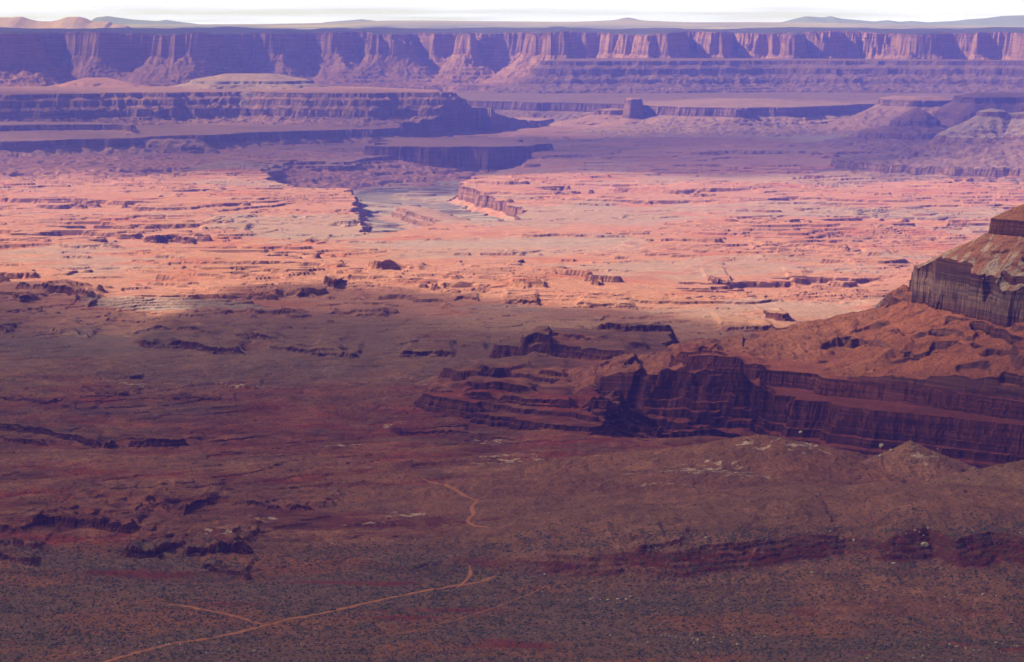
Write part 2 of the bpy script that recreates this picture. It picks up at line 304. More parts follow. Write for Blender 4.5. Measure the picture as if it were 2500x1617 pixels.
ledge([(1400, 1064), (1500, 1060), (1650, 1062), (1900, 1064)], 14, 60, -26, 8, 5)
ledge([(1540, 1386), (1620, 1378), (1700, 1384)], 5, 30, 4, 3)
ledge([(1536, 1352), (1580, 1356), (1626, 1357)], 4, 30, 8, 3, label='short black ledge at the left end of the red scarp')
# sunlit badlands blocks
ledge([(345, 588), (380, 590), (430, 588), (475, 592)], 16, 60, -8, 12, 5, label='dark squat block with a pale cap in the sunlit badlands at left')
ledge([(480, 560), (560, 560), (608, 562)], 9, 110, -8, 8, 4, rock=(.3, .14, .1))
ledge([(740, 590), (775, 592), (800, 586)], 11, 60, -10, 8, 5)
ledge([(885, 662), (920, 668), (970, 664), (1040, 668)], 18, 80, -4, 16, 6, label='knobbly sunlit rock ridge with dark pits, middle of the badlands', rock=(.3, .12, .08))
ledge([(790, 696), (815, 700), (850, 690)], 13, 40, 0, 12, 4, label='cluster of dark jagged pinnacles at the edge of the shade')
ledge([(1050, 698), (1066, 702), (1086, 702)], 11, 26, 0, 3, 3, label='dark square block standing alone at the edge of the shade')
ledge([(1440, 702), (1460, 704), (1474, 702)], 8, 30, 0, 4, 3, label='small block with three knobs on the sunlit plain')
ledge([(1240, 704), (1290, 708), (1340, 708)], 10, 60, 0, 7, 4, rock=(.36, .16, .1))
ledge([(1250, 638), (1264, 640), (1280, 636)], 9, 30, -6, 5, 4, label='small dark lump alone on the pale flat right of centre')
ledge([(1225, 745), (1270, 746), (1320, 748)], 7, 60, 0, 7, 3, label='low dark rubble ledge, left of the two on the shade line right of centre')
ledge([(1400, 746), (1480, 752), (1560, 758)], 6, 80, 0, 7, 3)
ledge([(1100, 736), (1130, 732), (1170, 742)], 6, 50, 0, 8, 3)
ledge([(1860, 776), (1900, 782), (1932, 780)], 11, 50, 0, 7, 4, label='dark stepped block at the foot of the near mesa slope')
ledge([(1760, 806), (1830, 808), (1900, 806)], 8, 80, 0, 8, 4)
ledge([(1830, 614), (1920, 616), (2000, 616), (2090, 622), (2200, 626)], 8, 120, -6, 9, 4, rock=(.3, .13, .09), label='long level ledge with bright sandy top on the right of the badlands')
ledge([(1725, 690), (1750, 694), (1790, 690)], 9, 60, -2, 10, 4)
ledge([(1930, 690), (1990, 690), (2040, 696)], 7, 70, -2, 8, 4)
WHITES = [(330, 932, 45, 3, .5), (600, 930, 65, 4, .62), (1030, 920, 25, 6, .45), (970, 1022, 45, 8, .5), (1220, 1062, 70, 6, .48), (1250, 1122, 90, 14, .5), (1540, 1185, 30, 8, .5), (1720, 1185, 110, 16, .62), (1830, 1205, 70, 5, .6), (1840, 1150, 50, 6, .5), (1960, 1152, 60, 10, .5), (2090, 1240, 22, 4, .65), (900, 1286, 60, 4, .62), (1000, 1262, 60, 5, .5), (560, 1318, 60, 8, .5), (640, 1275, 50, 8, .48), (830, 1075, 60, 5, .58), (2420, 1162, 60, 6, .45), (1590, 1220, 60, 3, .55), (2250, 1160, 40, 6, .42), (1470, 1115, 40, 3, .5), (150, 1380, 60, 8, .42)]
DUSK = (.155, .042, .030); RIB = (.40, .235, .15); SAGE = (.175, .14, .125)
STAINS = [(1150, 1285, 480, 38, DUSK, .8), (200, 1488, 330, 42, DUSK, .8), (160, 1606, 140, 13, DUSK, .7), (130, 1545, 90, 11, DUSK, .7), (2480, 1592, 160, 20, DUSK, .85), (2050, 1586, 130, 9, DUSK, .8),
          (1000, 1015, 190, 45, (.20, .065, .042), .6), (1950, 1180, 380, 42, (.20, .052, .034), .75), (2250, 1150, 260, 26, (.25, .05, .03), .6), (560, 1290, 420, 50, (.20, .075, .048), .5),
          (1750, 1256, 720, 20, RIB, .85), (1500, 1150, 460, 26, RIB, .6), (2420, 1250, 220, 26, RIB, .6), (300, 1130, 520, 28, RIB, .55), (760, 1306, 240, 9, RIB, .7), (950, 1333, 380, 7, RIB, .7), (600, 1195, 500, 16, RIB, .4),
          (1020, 1442, 430, 26, SAGE, .9), (700, 1436, 240, 30, SAGE, .8), (2050, 1432, 420, 14, SAGE, .8), (1850, 1502, 520, 12, SAGE, .7), (2300, 1398, 260, 14, SAGE, .8), (1700, 1545, 800, 14, SAGE, .5),
          (150, 835, 260, 34, (.22, .165, .14), .7), (640, 900, 420, 30, (.24, .17, .14), .6), (1300, 790, 520, 22, (.42, .28, .19), .5), (300, 985, 300, 20, SAGE, .5), (1700, 1450, 700, 8, (.33, .14, .06), .6), (900, 1530, 900, 8, (.33, .14, .06), .5), (1500, 1590, 700, 16, SAGE, .6), (350, 1590, 300, 8, SAGE, .6), (2250, 1470, 350, 14, SAGE, .7)]
SPIRE = at_z(1236, 886, 0)
BENCHES = [(790, 530, -14, 250, 520, .75), (1330, 525, -12, 420, 460, .72), (1230, 610, -10, 330, 330, .7), (960, 575, -14, 260, 500, .75), (1950, 325, 46, 560, 700, .8), (2150, 340, 44, 330, 400, .8)]

# ------------------------------------------------------------------ terrain field
YK = np.array([0, 1800, 2300, 2600, 2900, 3300, 3800, 4600, 6000, 7000, 8300, 9500, 11000, 14000, 20000.])
ZK = np.array([0, 0, 0, 4, 2, -6, -4, 0, -4, -8, 2, 30, 56, 64, 64.])

def field(x, y):
    """height, owner id, soil colour and rock colour at plan points"""
    shp = x.shape
    z = np.interp(y, YK, ZK)
    near = 1 - sstep(3500, 4600, y)
    mid = sstep(3900, 4700, y) * (1 - sstep(8300, 10200, y))
    n1 = fbm(x / 520, y / 520, 5, 1)
    n2 = fbm(x / 130, y / 130, 4, 9)
    # rolling near ground, ridges running from lower left to upper right
    rx, ry = (x * .88 + y * .47), (-x * .47 + y * .88)
    n3 = fbm(rx / 210, ry / 60, 4, 17)
    gully = fbm(rx / 55, ry / 14, 3, 19)
    flat = 1 - sstep(2380, 2480, y + 30 * n1)          # the near scrub flat stays smooth
    z = z + near * (1 - .82 * flat) * (7 * n1 + 4.6 * n3 + .7 * gully + .7 * n2) + flat * near * (.9 * n2)
    # ledgy badlands
    r = ridged(x / 420, y / 420, 5, 27)
    big = fbm(x / 1300, y / 900, 3, 37)
    # quieter flats (pale benches) beside the canyon and near the shade line
    quiet = sstep(.05, .35, fbm(x / 700, y / 520, 3, 39))
    amp = mid * (1 - .5 * quiet)
    zm = 13 * n1 + 10 * r * sstep(-.3, .5, n1 + .4) + 9 * big + 10 * fbm(x / 330, y / 105, 4, 13) + 2.5 * n2 + 13 * np.maximum(0, ridged(x / 200, y / 85, 3, 41) - .35) * sstep(-.1, .4, fbm(x / 600, y / 400, 2, 43))
    zfine = .9 * fbm(x / 24, y / 24, 3, 33)
    z = z + amp * zm
    z = z + mid * quiet * (4 * big + 2 * n2)
    far = sstep(8300, 10200, y)
    z = z + far * (9 * fbm(x / 900, y / 330, 4, 47) + 5 * n1 + 1.5 * n2)
    # level benches
    if y.max() > 5000:
        for px, py, zz, rx_, ry_, amt in BENCHES:
            cx, cy = at_z(px, py, zz)
            d = np.sqrt(((x - cx) / rx_) ** 2 + ((y - cy) / ry_) ** 2) + .5 * n1
            k = (1 - sstep(.8, 1.25, d)) * amt
            z = z + (zz + 1.5 * n2 - z) * k
    # drainage in front of the near mesa cliffs
    yl = np.interp(x, LIMIT[:, 0], LIMIT[:, 1]) - 45
    z = z - 40 * np.exp(-np.where(y < yl - 60, (y - yl + 60) / 110, 0) ** 2) * sstep(60, 150, x) * (1 - sstep(3500, 3700, y))
    # stepping into ledges
    ph = .25 * fbm(x / 900, y / 900, 2, 51)
    zfine = zfine * (1 - .75 * far)
    tz1 = terrace(z + zfine * 1.3, 6.2, .07, .16, ph)
    tz2 = terrace(z + zfine * .8, 3.1, .08, .2, ph * 2)
    wt = np.clip(mid + far, 0, 1)
    tw = sstep(-.25, .25, fbm(x / 350, y / 250, 2, 57))
    tz0 = terrace(z + zfine * 1.2, 14.0, .07, .22, ph)
    tw0 = sstep(.0, .3, fbm(x / 640, y / 420, 2, 59))
    z = z * (1 - .93 * wt) + ((tz1 * tw + tz2 * (1 - tw)) * (1 - tw0) + tz0 * tw0) * .93 * wt
    ledgy = np.maximum(near, sstep(3300, 3700, y) * (1 - mid)) * (1 - flat) * sstep(-.20, .15, fbm(x / 300, y / 240, 3, 53))
    tz3 = terrace(z + zfine * .5, 3.1, .06, .3, ph * 2)
    z = z * (1 - .7 * ledgy) + tz3 * .7 * ledgy

    own = np.full(shp, GROUND, np.int32); part = np.zeros(shp, np.int32); saved = {}
    # ---------------- soil colours
    def C(c): return np.array(c, f4)
    soil = np.empty(shp + (3,), f4); rock = np.empty(shp + (3,), f4)
    m1 = fbm(x / 160, y / 110, 4, 61); m2 = fbm(x / 46, y / 30, 4, 63); m3 = fbm(x / 420, y / 300, 4, 65)
    def mix(a, b, t): return a + (b - a) * t[..., None]
    nb = np.broadcast_to(C(BROWN), soil.shape)
    s_near = mix(nb, C(RED), sstep(-.15, .5, m1 + .4 * m2))
    s_near = mix(s_near, C(GREY), sstep(.0, .45, m3 + .35 * m2 - .1) * .85)
    s_near = mix(s_near, C(DKRED) * 1.25, sstep(.15, .55, -m1 - .3 * m2 + .2 * n3) * .6)
    s_mid = mix(np.broadcast_to(C(ORANGE), soil.shape), C(PINK), sstep(-.3, .4, m3))
    s_mid = mix(s_mid, C(TAN), sstep(0, .5, m1) * .5)
    s_mid = mix(s_mid, C(PALE), sstep(.5, 1.0, quiet + .35 * m2 + .25 * m1) * .55)
    s_mid = mix(s_mid, C(RED) * 1.35, sstep(.1, .6, -m1 - .5 * m3) * .45)
    s_far = mix(np.broadcast_to(C(PINK) * .72, soil.shape), C((.23, .145, .125)), sstep(-.2, .5, m3 + .5 * m1))
    plain = sstep(3350, 3900, y + 180 * m3) * (1 - mid)
    s_plain = mix(np.broadcast_to(C((.34, .22, .15)), soil.shape), C(GREY) * 1.5, sstep(-.2, .4, m3 + .4 * m1))
    s_plain = mix(s_plain, C(RED), sstep(.2, .6, m1) * .4)
    soil[:] = mix(s_near, s_plain, plain * near * 0 + sstep(3250, 3900, y + 180 * m3))
    soil[:] = mix(soil, s_mid, mid)
    soil[:] = mix(soil, s_far, far)
    rock[:] = mix(mix(np.broadcast_to(C((.17, .052, .034)), soil.shape), C((.27, .112, .082)), mid), C((.28, .14, .115)), far)
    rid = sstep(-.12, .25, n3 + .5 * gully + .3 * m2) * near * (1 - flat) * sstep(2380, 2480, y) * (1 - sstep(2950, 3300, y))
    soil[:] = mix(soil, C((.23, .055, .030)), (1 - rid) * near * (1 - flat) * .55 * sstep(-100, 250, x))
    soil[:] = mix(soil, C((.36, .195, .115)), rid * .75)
    if y.min() < 4300:
        for px, py, sx, sy, colr, amt in STAINS:
            cx, cy = at_z(px, py, 2)
            if cy - y.max() > 500 or y.min() - cy > 500: continue
            d = np.sqrt(((x - cx) / (sx * cy / FPX)) ** 2 + ((y - cy) / (sy * cy * cy / FPX / 450)) ** 2) + .55 * m2 + .35 * m1
            soil[:] = mix(soil, C(colr), (1 - sstep(.65, 1.1, d)) * amt)
    tone = .42 * fbm(x / 75, y / 60, 4, 69) + .34 * fbm(x / 17, y / 17, 3, 70)
    soil[:] = soil * (1 + tone * (1 - sstep(3600, 4300, y)) + .22 * tone * mid)[..., None]
    # pale dry runnels branching over the plain
    run = 1 - np.abs(fbm(x / 190, y / 300, 4, 67)); run = sstep(.90, .985, run) * (1 - flat) * near
    soil[:] = mix(soil, C((.36, .20, .12)), run * .45)
    bnd = fbm(x / 90, z / 3.5, 3, 68) * near * (1 - flat)
    soil[:] = soil * (1 + .35 * bnd)[..., None]
    # near flat: grey scrub with red dirt
    s_flat = mix(np.broadcast_to(C((.235, .165, .125)), soil.shape), C((.33, .170, .095)), sstep(-.1, .45, m1 + .3 * m2 + .25 * m3))
    s_flat = mix(s_flat, C((.24, .07, .036)), sstep(.35, .6, fbm(x / 190, y / 60, 3, 71)) * .9)
    soil[:] = mix(soil, s_flat, flat)
    # white gypsum patches
    # pale bench flats round the canyon and the far right
    def patch(px, py, zz, rx, ry, seed):
        cx, cy = at_z(px, py, zz)
        d = np.sqrt(((x - cx) / rx) ** 2 + ((y - cy) / ry) ** 2) + .45 * fbm(x / 180, y / 180, 3, seed)
        return 1 - sstep(.75, 1.05, d)
    for px, py, zz, rx_, ry_, amt in [(760, 545, -8, 260, 420, .62), (1330, 520, -8, 380, 420, .62), (1250, 600, -8, 330, 280, .5), (1000, 470, -60, 300, 500, .7), (2150, 530, -8, 480, 120, .7),
                                      (1950, 320, 50, 520, 600, .95), (2150, 335, 50, 330, 330, .9), (400, 420, 0, 600, 150, .6), (1900, 440, 0, 500, 240, .5), (350, 745, 0, 130, 60, .8), (500, 748, 0, 120, 40, .8)]:
        soil[:] = mix(soil, C(PALE), patch(px, py, zz, rx_, ry_, 81 + int(px) % 17) * amt)

    # ---------------- ridges on the near ground
    if y.min() < 3800:
        jag = fbm(x / 40, y / 40, 3, 91)
        gul = np.abs(fbm(x / 26, y / 70, 3, 93))
        for pts, sl_front, sl_back, col, *tal in RIDGES:
            P = [(at_d(px, d, py) + (z_at(py, d),)) for px, py, d in pts]
            zmax = max(p[2] for p in P); reach = (zmax + 60) / min(sl_front, sl_back)
            xs = [p[0] for p in P]; ys = [p[1] for p in P]
            m = (x > min(xs) - reach) & (x < max(xs) + reach) & (y > min(ys) - reach) & (y < max(ys) + reach)
            if not m.any(): continue
            xx, yy = x[m], y[m]
            best = np.full(xx.shape, -1e9)
            for (ax, ay, az), (bx, by, bz) in zip(P[:-1], P[1:]):
                ex, ey = bx - ax, by - ay
                L2 = ex * ex + ey * ey + 1e-6
                t = np.clip(((xx - ax) * ex + (yy - ay) * ey) / L2, 0, 1)
                qx, qy = xx - ax - t * ex, yy - ay - t * ey
                d = np.sqrt(qx * qx + qy * qy)
                sl = np.where(qy < 0, sl_front, sl_back)
                best = np.maximum(best, az + t * (bz - az) - d * sl + 1.4 * jag[m] * np.clip(d * .08, 0, 1) - gul[m] * (np.clip(d * .09, 0, 5) if tal else np.clip(d * .05, 0, 2.5)))
            if tal:
                best = best - 2.0 * np.maximum(0, np.interp(xx, LIMIT[:, 0], LIMIT[:, 1]) + 6 - yy)
            cur = z[m]
            k = 2.0
            hmax = np.maximum(best, cur) + k * .25 * np.maximum(0, 1 - np.abs(best - cur) / k) ** 2
            z[m] = hmax
            if pts in HILLS: 
                o = own[m]; o[best - cur > 1.2] = key('hill_%d' % HILLS.index(pts)); own[m] = o
            t = sstep(-1, 1.5, best - cur)
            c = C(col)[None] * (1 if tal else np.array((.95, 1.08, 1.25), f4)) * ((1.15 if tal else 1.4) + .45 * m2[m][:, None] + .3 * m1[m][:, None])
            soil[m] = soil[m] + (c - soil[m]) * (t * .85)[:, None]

        # red scarp behind the near flat
        S = np.array(SCARP)
        yl = np.interp(x, S[:, 0], S[:, 1]) + 14 * fbm(x / 60, y / 60, 3, 95) + 3 * fbm(x / 11, y / 11, 2, 96)
        t = y - yl
        xr = sstep(-120, 200, x) * sstep(-.25, .25, fbm(x / 230, x * 0 + 7.3, 2, 94) + .12)
        hs = (3 + 12 * xr) * (1 + .2 * fbm(x / 120, y * 0 + 3, 2, 97))
        up = np.interp(t, [-40, -27, -15, -3, 0, 300], [0, .30, .52, .86, 1, 1.05])
        fade = 1 - sstep(120, 330, t)
        add = hs * up * fade
        add = add * .2 + .8 * terrace(add + .4 * fbm(x / 9, y / 9, 2, 98), 3.0, .14, .3)
        z = z + add
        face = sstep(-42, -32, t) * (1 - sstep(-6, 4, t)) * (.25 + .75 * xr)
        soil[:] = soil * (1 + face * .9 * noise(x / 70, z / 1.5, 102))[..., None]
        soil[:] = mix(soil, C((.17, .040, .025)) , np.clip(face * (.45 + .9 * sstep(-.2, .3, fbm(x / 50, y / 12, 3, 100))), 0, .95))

    # white mineral crusts
    wn = fbm((x + .6 * y) / 13, (y - .3 * x) / 9, 4, 73); w = np.zeros(shp)
    for px, py, sx, sy, lev in WHITES:
        cx, cy = at_z(px, py, 2)
        g = np.exp(-((x - cx) / (sx * cy / FPX)) ** 2 - ((y - cy) / (1.25 * sy * cy * cy / FPX / 450)) ** 2)
        w = np.maximum(w, sstep(.50, .60, wn + lev * g - .02) * sstep(.15, .4, g))
    w = w * near * (1 - flat)
    soil[:] = mix(soil, C(WHITE), w * .9)

    # ---------------- canyon
    if y.max() > 6300 and y.min() < 10400:
        P = np.array(CANYON)
        m = (x > P[:, 0].min() - 500) & (x < P[:, 0].max() + 500) & (y > P[:, 1].min() - 500) & (y < P[:, 1].max() + 700)
        if m.any():
            xx, yy = x[m], y[m]
            sd = sdf(P, xx, yy) + 34 * fbm(xx / 150, yy / 150, 4, 101) + 6 * fbm(xx / 24, yy / 24, 2, 102)
            wall = np.interp(sd, [-60, 0, 30, 36, 52, 58, 150, 420], [-51, -48, -36, 6, 10, 30, 44, 130])
            # terraces in the floor
            fl = fbm(xx / 260, yy / 160, 3, 103)
            wall = wall + np.where(sd < 0, 5.5 * sstep(.1, .15, fl) + 1.2 * fl, 0)
            cur = z[m]
            z[m] = np.minimum(cur, wall)
            infl = sd < 4
            ch = sstep(.86, .96, 1 - np.abs(fbm(xx / 420, yy / 300, 3, 104)))       # winding dry channel
            g = mix(np.broadcast_to(C((.30, .225, .205)), soil[m].shape), C((.36, .29, .27)), sstep(.0, .2, fl + .3 * m2[m]))
            g = mix(g, C((.15, .135, .155)), np.maximum(ch, .75 * sstep(.0, .25, -fl)))
            soil[m] = np.where(infl[:, None], g, soil[m])
            o = own[m]; o[(sd < 4) & (wall < cur)] = key('riverbed'); own[m] = o
            rock[m] = np.where((wall < cur)[:, None], C((.27, .12, .09)), rock[m])

    # ---------------- landforms
    for F in FORMS:
        x0, x1, y0, y1 = F['box']
        if y.max() < y0 or y.min() > y1: continue
        m = (x > x0) & (x < x1) & (y > y0) & (y < y1)
        if not m.any(): continue
        xx, yy = x[m], y[m]
        sd = sdf(F['poly'], xx, yy)
        for i, (sc, am) in enumerate(F['warp']):
            if i == 0: sd = sd + am * fbm(xx / sc, yy / sc, 3, F['seed'])
            else: sd = sd + am * (1.5 * np.abs(noise(xx / sc, yy / sc, F['seed'] + 5 + i)) - .5)
        pr = F['prof']
        zz = np.interp(sd, pr[:, 0], pr[:, 1])
        if F['save'] == 'm2':                            # talus cones banked against the cliff
            cone = 97 + 26 * sstep(.0, .5, noise(xx / 60, yy / 200, 165)) - .52 * sd
            on = (cone > zz) & (sd > .8)
            zz = np.where(on, cone, zz); sd = np.where(on, 20.0, sd)
        if F['save'] == 'm2': zz = zz - 2.0 * np.maximum(0, np.interp(xx, LIMIT[:, 0], LIMIT[:, 1]) + 6 - yy)
        if F['seed'] == 11:
            zz = zz + 15 * fbm(xx / 420, yy / 900, 3, 12) * sstep(5, -1, sd)
        # gullied talus
        gz = np.abs(fbm(xx / 60, yy / 60, 3, F['seed'] + 40))
        slope = sstep(8, 60, sd)
        if F['ledges']:
            p, ri = F['ledges']
            wv = sstep(-.25, .25, fbm(xx / 240, yy / 240, 2, F['seed'] + 44))
            tz = terrace(zz + 2 * fbm(xx / 90, yy / 90, 2, F['seed'] + 45), p, ri, .35)
            zz = zz + (tz - zz) * wv * .8 * sstep(20, 60, sd)
            zz = zz - slope * gz * 14
        else:
            zz = zz - slope * gz * 5
            # a few knobby ledges on the talus
            wv = sstep(.16, .30, fbm(xx / 80, yy / 80, 3, F['seed'] + 46)) * sstep(10, 40, sd)
            tz = terrace(zz + 1.2 * fbm(xx / 14, yy / 14, 2, F['seed'] + 47), 15.0, .14, .30, .9 * noise(xx / 130, yy / 130, F['seed'] + 48))
            zz = zz + (tz - zz) * wv * .85
        cur = z[m]
        if F['save']:
            g = np.full(shp, 1e9); g[m] = sd; saved[F['save']] = g
        win = zz > cur
        if F['clip']:
            win &= (saved[F['clip']][m] < -.3) if F['clip'] in saved else False
        pi = np.full(xx.shape, F['parts'][-1][1])
        for lim, pk in reversed(F['parts'][:-1]): pi[sd < lim] = pk
        pp = part[m]; pp[win] = pi[win]; part[m] = pp
        z[m] = np.where(win, zz, cur)
        o = own[m]; o[win & (zz - cur > 1.0)] = F['id']; own[m] = o
        base_c = np.broadcast_to(C(F['soil']), (len(xx), 3))
        if (F['save'] == 'm2' or F['clip'] == 'm2') and 'm2' in saved:        # streaked grey and red shale above the pale cliff
            sk = fbm((xx * .85 - yy * .5) / 9, (xx * .5 + yy * .85) / 55, 3, 161) + .3 * fbm(xx / 30, yy / 30, 2, 162)
            up = (saved['m2'][m] < -.3) & (zz < 196)
            tcol = C((.44, .40, .38)) + (C((.36, .18, .12)) - C((.44, .40, .38))) * sstep(-.08, .22, sk + .5 * sstep(150, 190, zz) - .12)[:, None]
            base_c = np.where(up[:, None], tcol, base_c)
        if F['seed'] == 61:                               # pale crown of the cone
            base_c = np.where((zz > 104)[:, None], C((.36, .275, .235))[None], base_c)
        if F['seed'] == 11:                               # dark woods on the plateau, right up to the rim
            base_c = np.where((sd < -6 + 10 * m2[m])[:, None], C((.085, .085, .06))[None], base_c)
        if F['id'] == key('layered_promontory'): base_c = np.where((sd < 1)[:, None], soil[m], base_c)
        sc = base_c * (1 + .22 * m1[m][:, None] + .15 * m2[m][:, None])
        rc = np.broadcast_to(C(F['rock']), sc.shape)
        if F['save'] == 'm2': rc = np.where((yy < np.interp(xx, LIMIT[:, 0], LIMIT[:, 1]) + 12)[:, None], C((.155, .046, .03))[None], rc)
        soil[m] = np.where(win[:, None], sc, soil[m]); rock[m] = np.where(win[:, None], rc, rock[m])

    # rock bands breaking out of the talus of the near mesa
    if y.max() > 3080 and y.min() < 3700:
        m = (y > 3080) & (y < 3700) & (x > .08 * y) & (z > 46) & (z < 112)
        if m.any():
            xx, yy = x[m], y[m]; zc = z[m]
            wv = sstep(.02, .20, fbm(xx / 75, yy / 120, 3, 141)) * sstep(46, 52, zc) * (1 - sstep(104, 112, zc))
            wv = np.maximum(wv, .9 * sstep(.10, .2, xx / yy - .118) * sstep(.0, .25, fbm(xx / 40, yy / 90, 2, 142)))
            tz = terrace(zc + 1.6 * fbm(xx / 13, yy / 13, 2, 143), 17.0, .10, .34, .1 + .12 * noise(xx / 110, yy / 110, 144))
            k = own[m] != key('lower_cliff')
            z[m] = np.where(k, zc + (tz - zc) * wv * .9, zc)
            rk = rock[m]; rk[k] = C((.15, .058, .038)); rock[m] = rk
    # ---------------- single ledges
    for L in LEDGES:
        if y.max() < L['y'].min() - 30 or y.min() > L['y'].max() + L['back'] * 5: continue
        wdt = L['x'][-1] - L['x'][0]
        m = (x > L['x'][0] - 5) & (x < L['x'][-1] + 5) & (y > L['y'].min() - 30) & (y < L['y'].max() + L['back'] * 5)
        if not m.any(): continue
        xx, yy = x[m], y[m]
        ck = L['crook']; sc = ck * 4
        t = yy - np.interp(xx, L['x'], L['y']) + 1.15 * ck * fbm(xx / sc, yy / sc, 4, L['seed']) + ck * .8 * np.abs(noise(xx / (ck * 1.6), yy / (ck * 1.6), L['seed'] + 3))
        end = np.minimum(xx - L['x'][0], L['x'][-1] - xx) / max(wdt, 1)
        e = sstep(0, .12, end + .05 * noise(xx / (ck * 2), yy / (ck * 2), L['seed'] + 4))
        hh = L['h'] * e * (1.0 + .40 * fbm(xx / (ck * 6), yy / (ck * 12), 3, L['seed'] + 5)) * (.30 + .70 * sstep(-.42, -.12, fbm(xx / (ck * 9), yy / (ck * 14), 2, L['seed'] + 6)))
        hh = np.maximum(hh, 0)
        rs = L['rise']
        prof = np.interp(t, [-4 * rs - L['h'] * .6, -1.2 * rs, -.9 * rs, 0, .5 * rs, 1.0 * rs, L['back'], L['back'] * 4], [0, .16, .40, .50, .97, 1, .55, 0])
        add = hh * prof
        add = add + .25 * np.abs(noise(xx / 2.2, yy / 2.2, L['seed'] + 7)) * (prof > .1) * (t < 0)
        z[m] = z[m] + add
        if L['id'] != GROUND:
            hit = (t > -2.0 * rs) & (t < 2.0 * rs + min(L['back'] * .25, 10)) & (add > .25 * L['h'])
            o = own[m]; o[hit] = L['id']; own[m] = o
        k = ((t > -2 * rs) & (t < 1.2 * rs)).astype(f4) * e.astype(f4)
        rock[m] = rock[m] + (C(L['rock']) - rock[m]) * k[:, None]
    # leaning spire on the mid plain
    if y.min() < SPIRE[1] + 40 and y.max() > SPIRE[1] - 40:
        for ox, oy, rad, hgt in [(0, 0, 6.5, 19), (-6, 1, 6, 9), (9, 2, 8, 6), (1.5, 0, 3.4, 25)]:
            d = np.sqrt((x - SPIRE[0] - ox) ** 2 + (y - SPIRE[1] - oy) ** 2) + 1.2 * noise(x / 4, y / 4, 150)
            z = np.maximum(z, np.interp(d, [0, rad * .6, rad, rad * 3], [hgt, hgt * .9, hgt * .35, -8]) + 1.0 * noise(x / 3, y / 3, 151))
        d = np.sqrt((x - SPIRE[0]) ** 2 + (y - SPIRE[1]) ** 2)
        own[d < 11] = key('rock_spire'); rock[d < 18] = C((.16, .05, .035)); soil[d < 12] = C((.2, .07, .045))
    z = z + .25 * fbm(x / 6, y / 6, 2, 99) * (1 - .6 * flat)
    soil = soil * np.array((1.0, .87, .96), f4) * (1 + near[..., None] * np.array((.14, .0, -.18), f4)) * (1 - .30 * far)[..., None]; rock = rock * (1 - .30 * far)[..., None]  # near soil warmed against the haze blue; far colours darkened to deepen shade
    return z, own, part, np.clip(soil, .01, .9), np.clip(rock, .01, .9)
key('rock_spire'); key('riverbed')

# ------------------------------------------------------------------ sample the field on a fan of rows and columns
def spans(parts):
    out = []
    for a, b, s in parts:
        out.append(np.arange(a, b, s / RES))
    return np.concatenate(out)
ROWS = spans([(1700, 2000, 5), (2000, 2500, 2.2), (2500, 3050, 2.0), (3050, 3520, 1.1), (3520, 4700, 3.0), (4700, 7400, 4.6), (7400, 9200, 5.5), (9200, 13700, 6.0), (13700, 15400, 40)])
core = np.arange(-.184, .184, .00036 / RES)
side = .184 + np.cumsum(np.geomspace(.0008, .018, 34))
COLS = np.concatenate([-side[::-1], core, side])
NR, NC = len(ROWS), len(COLS)
Xg = (ROWS[:, None] * COLS[None, :]); Yg = np.repeat(ROWS[:, None], NC, 1)
Zg = np.empty((NR, NC), f4); OWN = np.empty((NR, NC), np.int32); PRT = np.empty((NR, NC), np.int32); SOIL = np.empty((NR, NC, 3), f4); ROCK = np.empty((NR, NC, 3), f4)
def work(a):
    b = min(a + 48, NR)
    Zg[a:b], OWN[a:b], PRT[a:b], SOIL[a:b], ROCK[a:b] = field(Xg[a:b], Yg[a:b])
with ThreadPoolExecutor(4) as ex:
    list(ex.map(work, range(0, NR, 48)))
print('terrain', NR, NC, NR * NC, 'verts', round(time.time() - T0, 1), 's', flush=True)

def ground_at(x, y):
    """interpolated height on the sampled fan"""
    x = np.asarray(x, float); y = np.asarray(y, float)
    i = np.clip(np.searchsorted(ROWS, y) - 1, 0, NR - 2)
    ty = (y - ROWS[i]) / (ROWS[i + 1] - ROWS[i])
    def row(k):
        u = x / ROWS[k]
        j = np.clip(np.searchsorted(COLS, u) - 1, 0, NC - 2)
        t = (u - COLS[j]) / (COLS[j + 1] - COLS[j])
        return Zg[k, j] * (1 - t) + Zg[k, j + 1] * t
    return row(i) * (1 - ty) + row(i + 1) * ty

def survey(px, py):
    """first ground point met along a bearing"""
    u, w = sight(px, py)
    ds = np.arange(1750, 14500, 1.5)
    h = ground_at(u * ds, ds)
    k = np.argmax(h >= CAMZ + w * ds)
    return (u * ds[k], ds[k], float(h[k]))

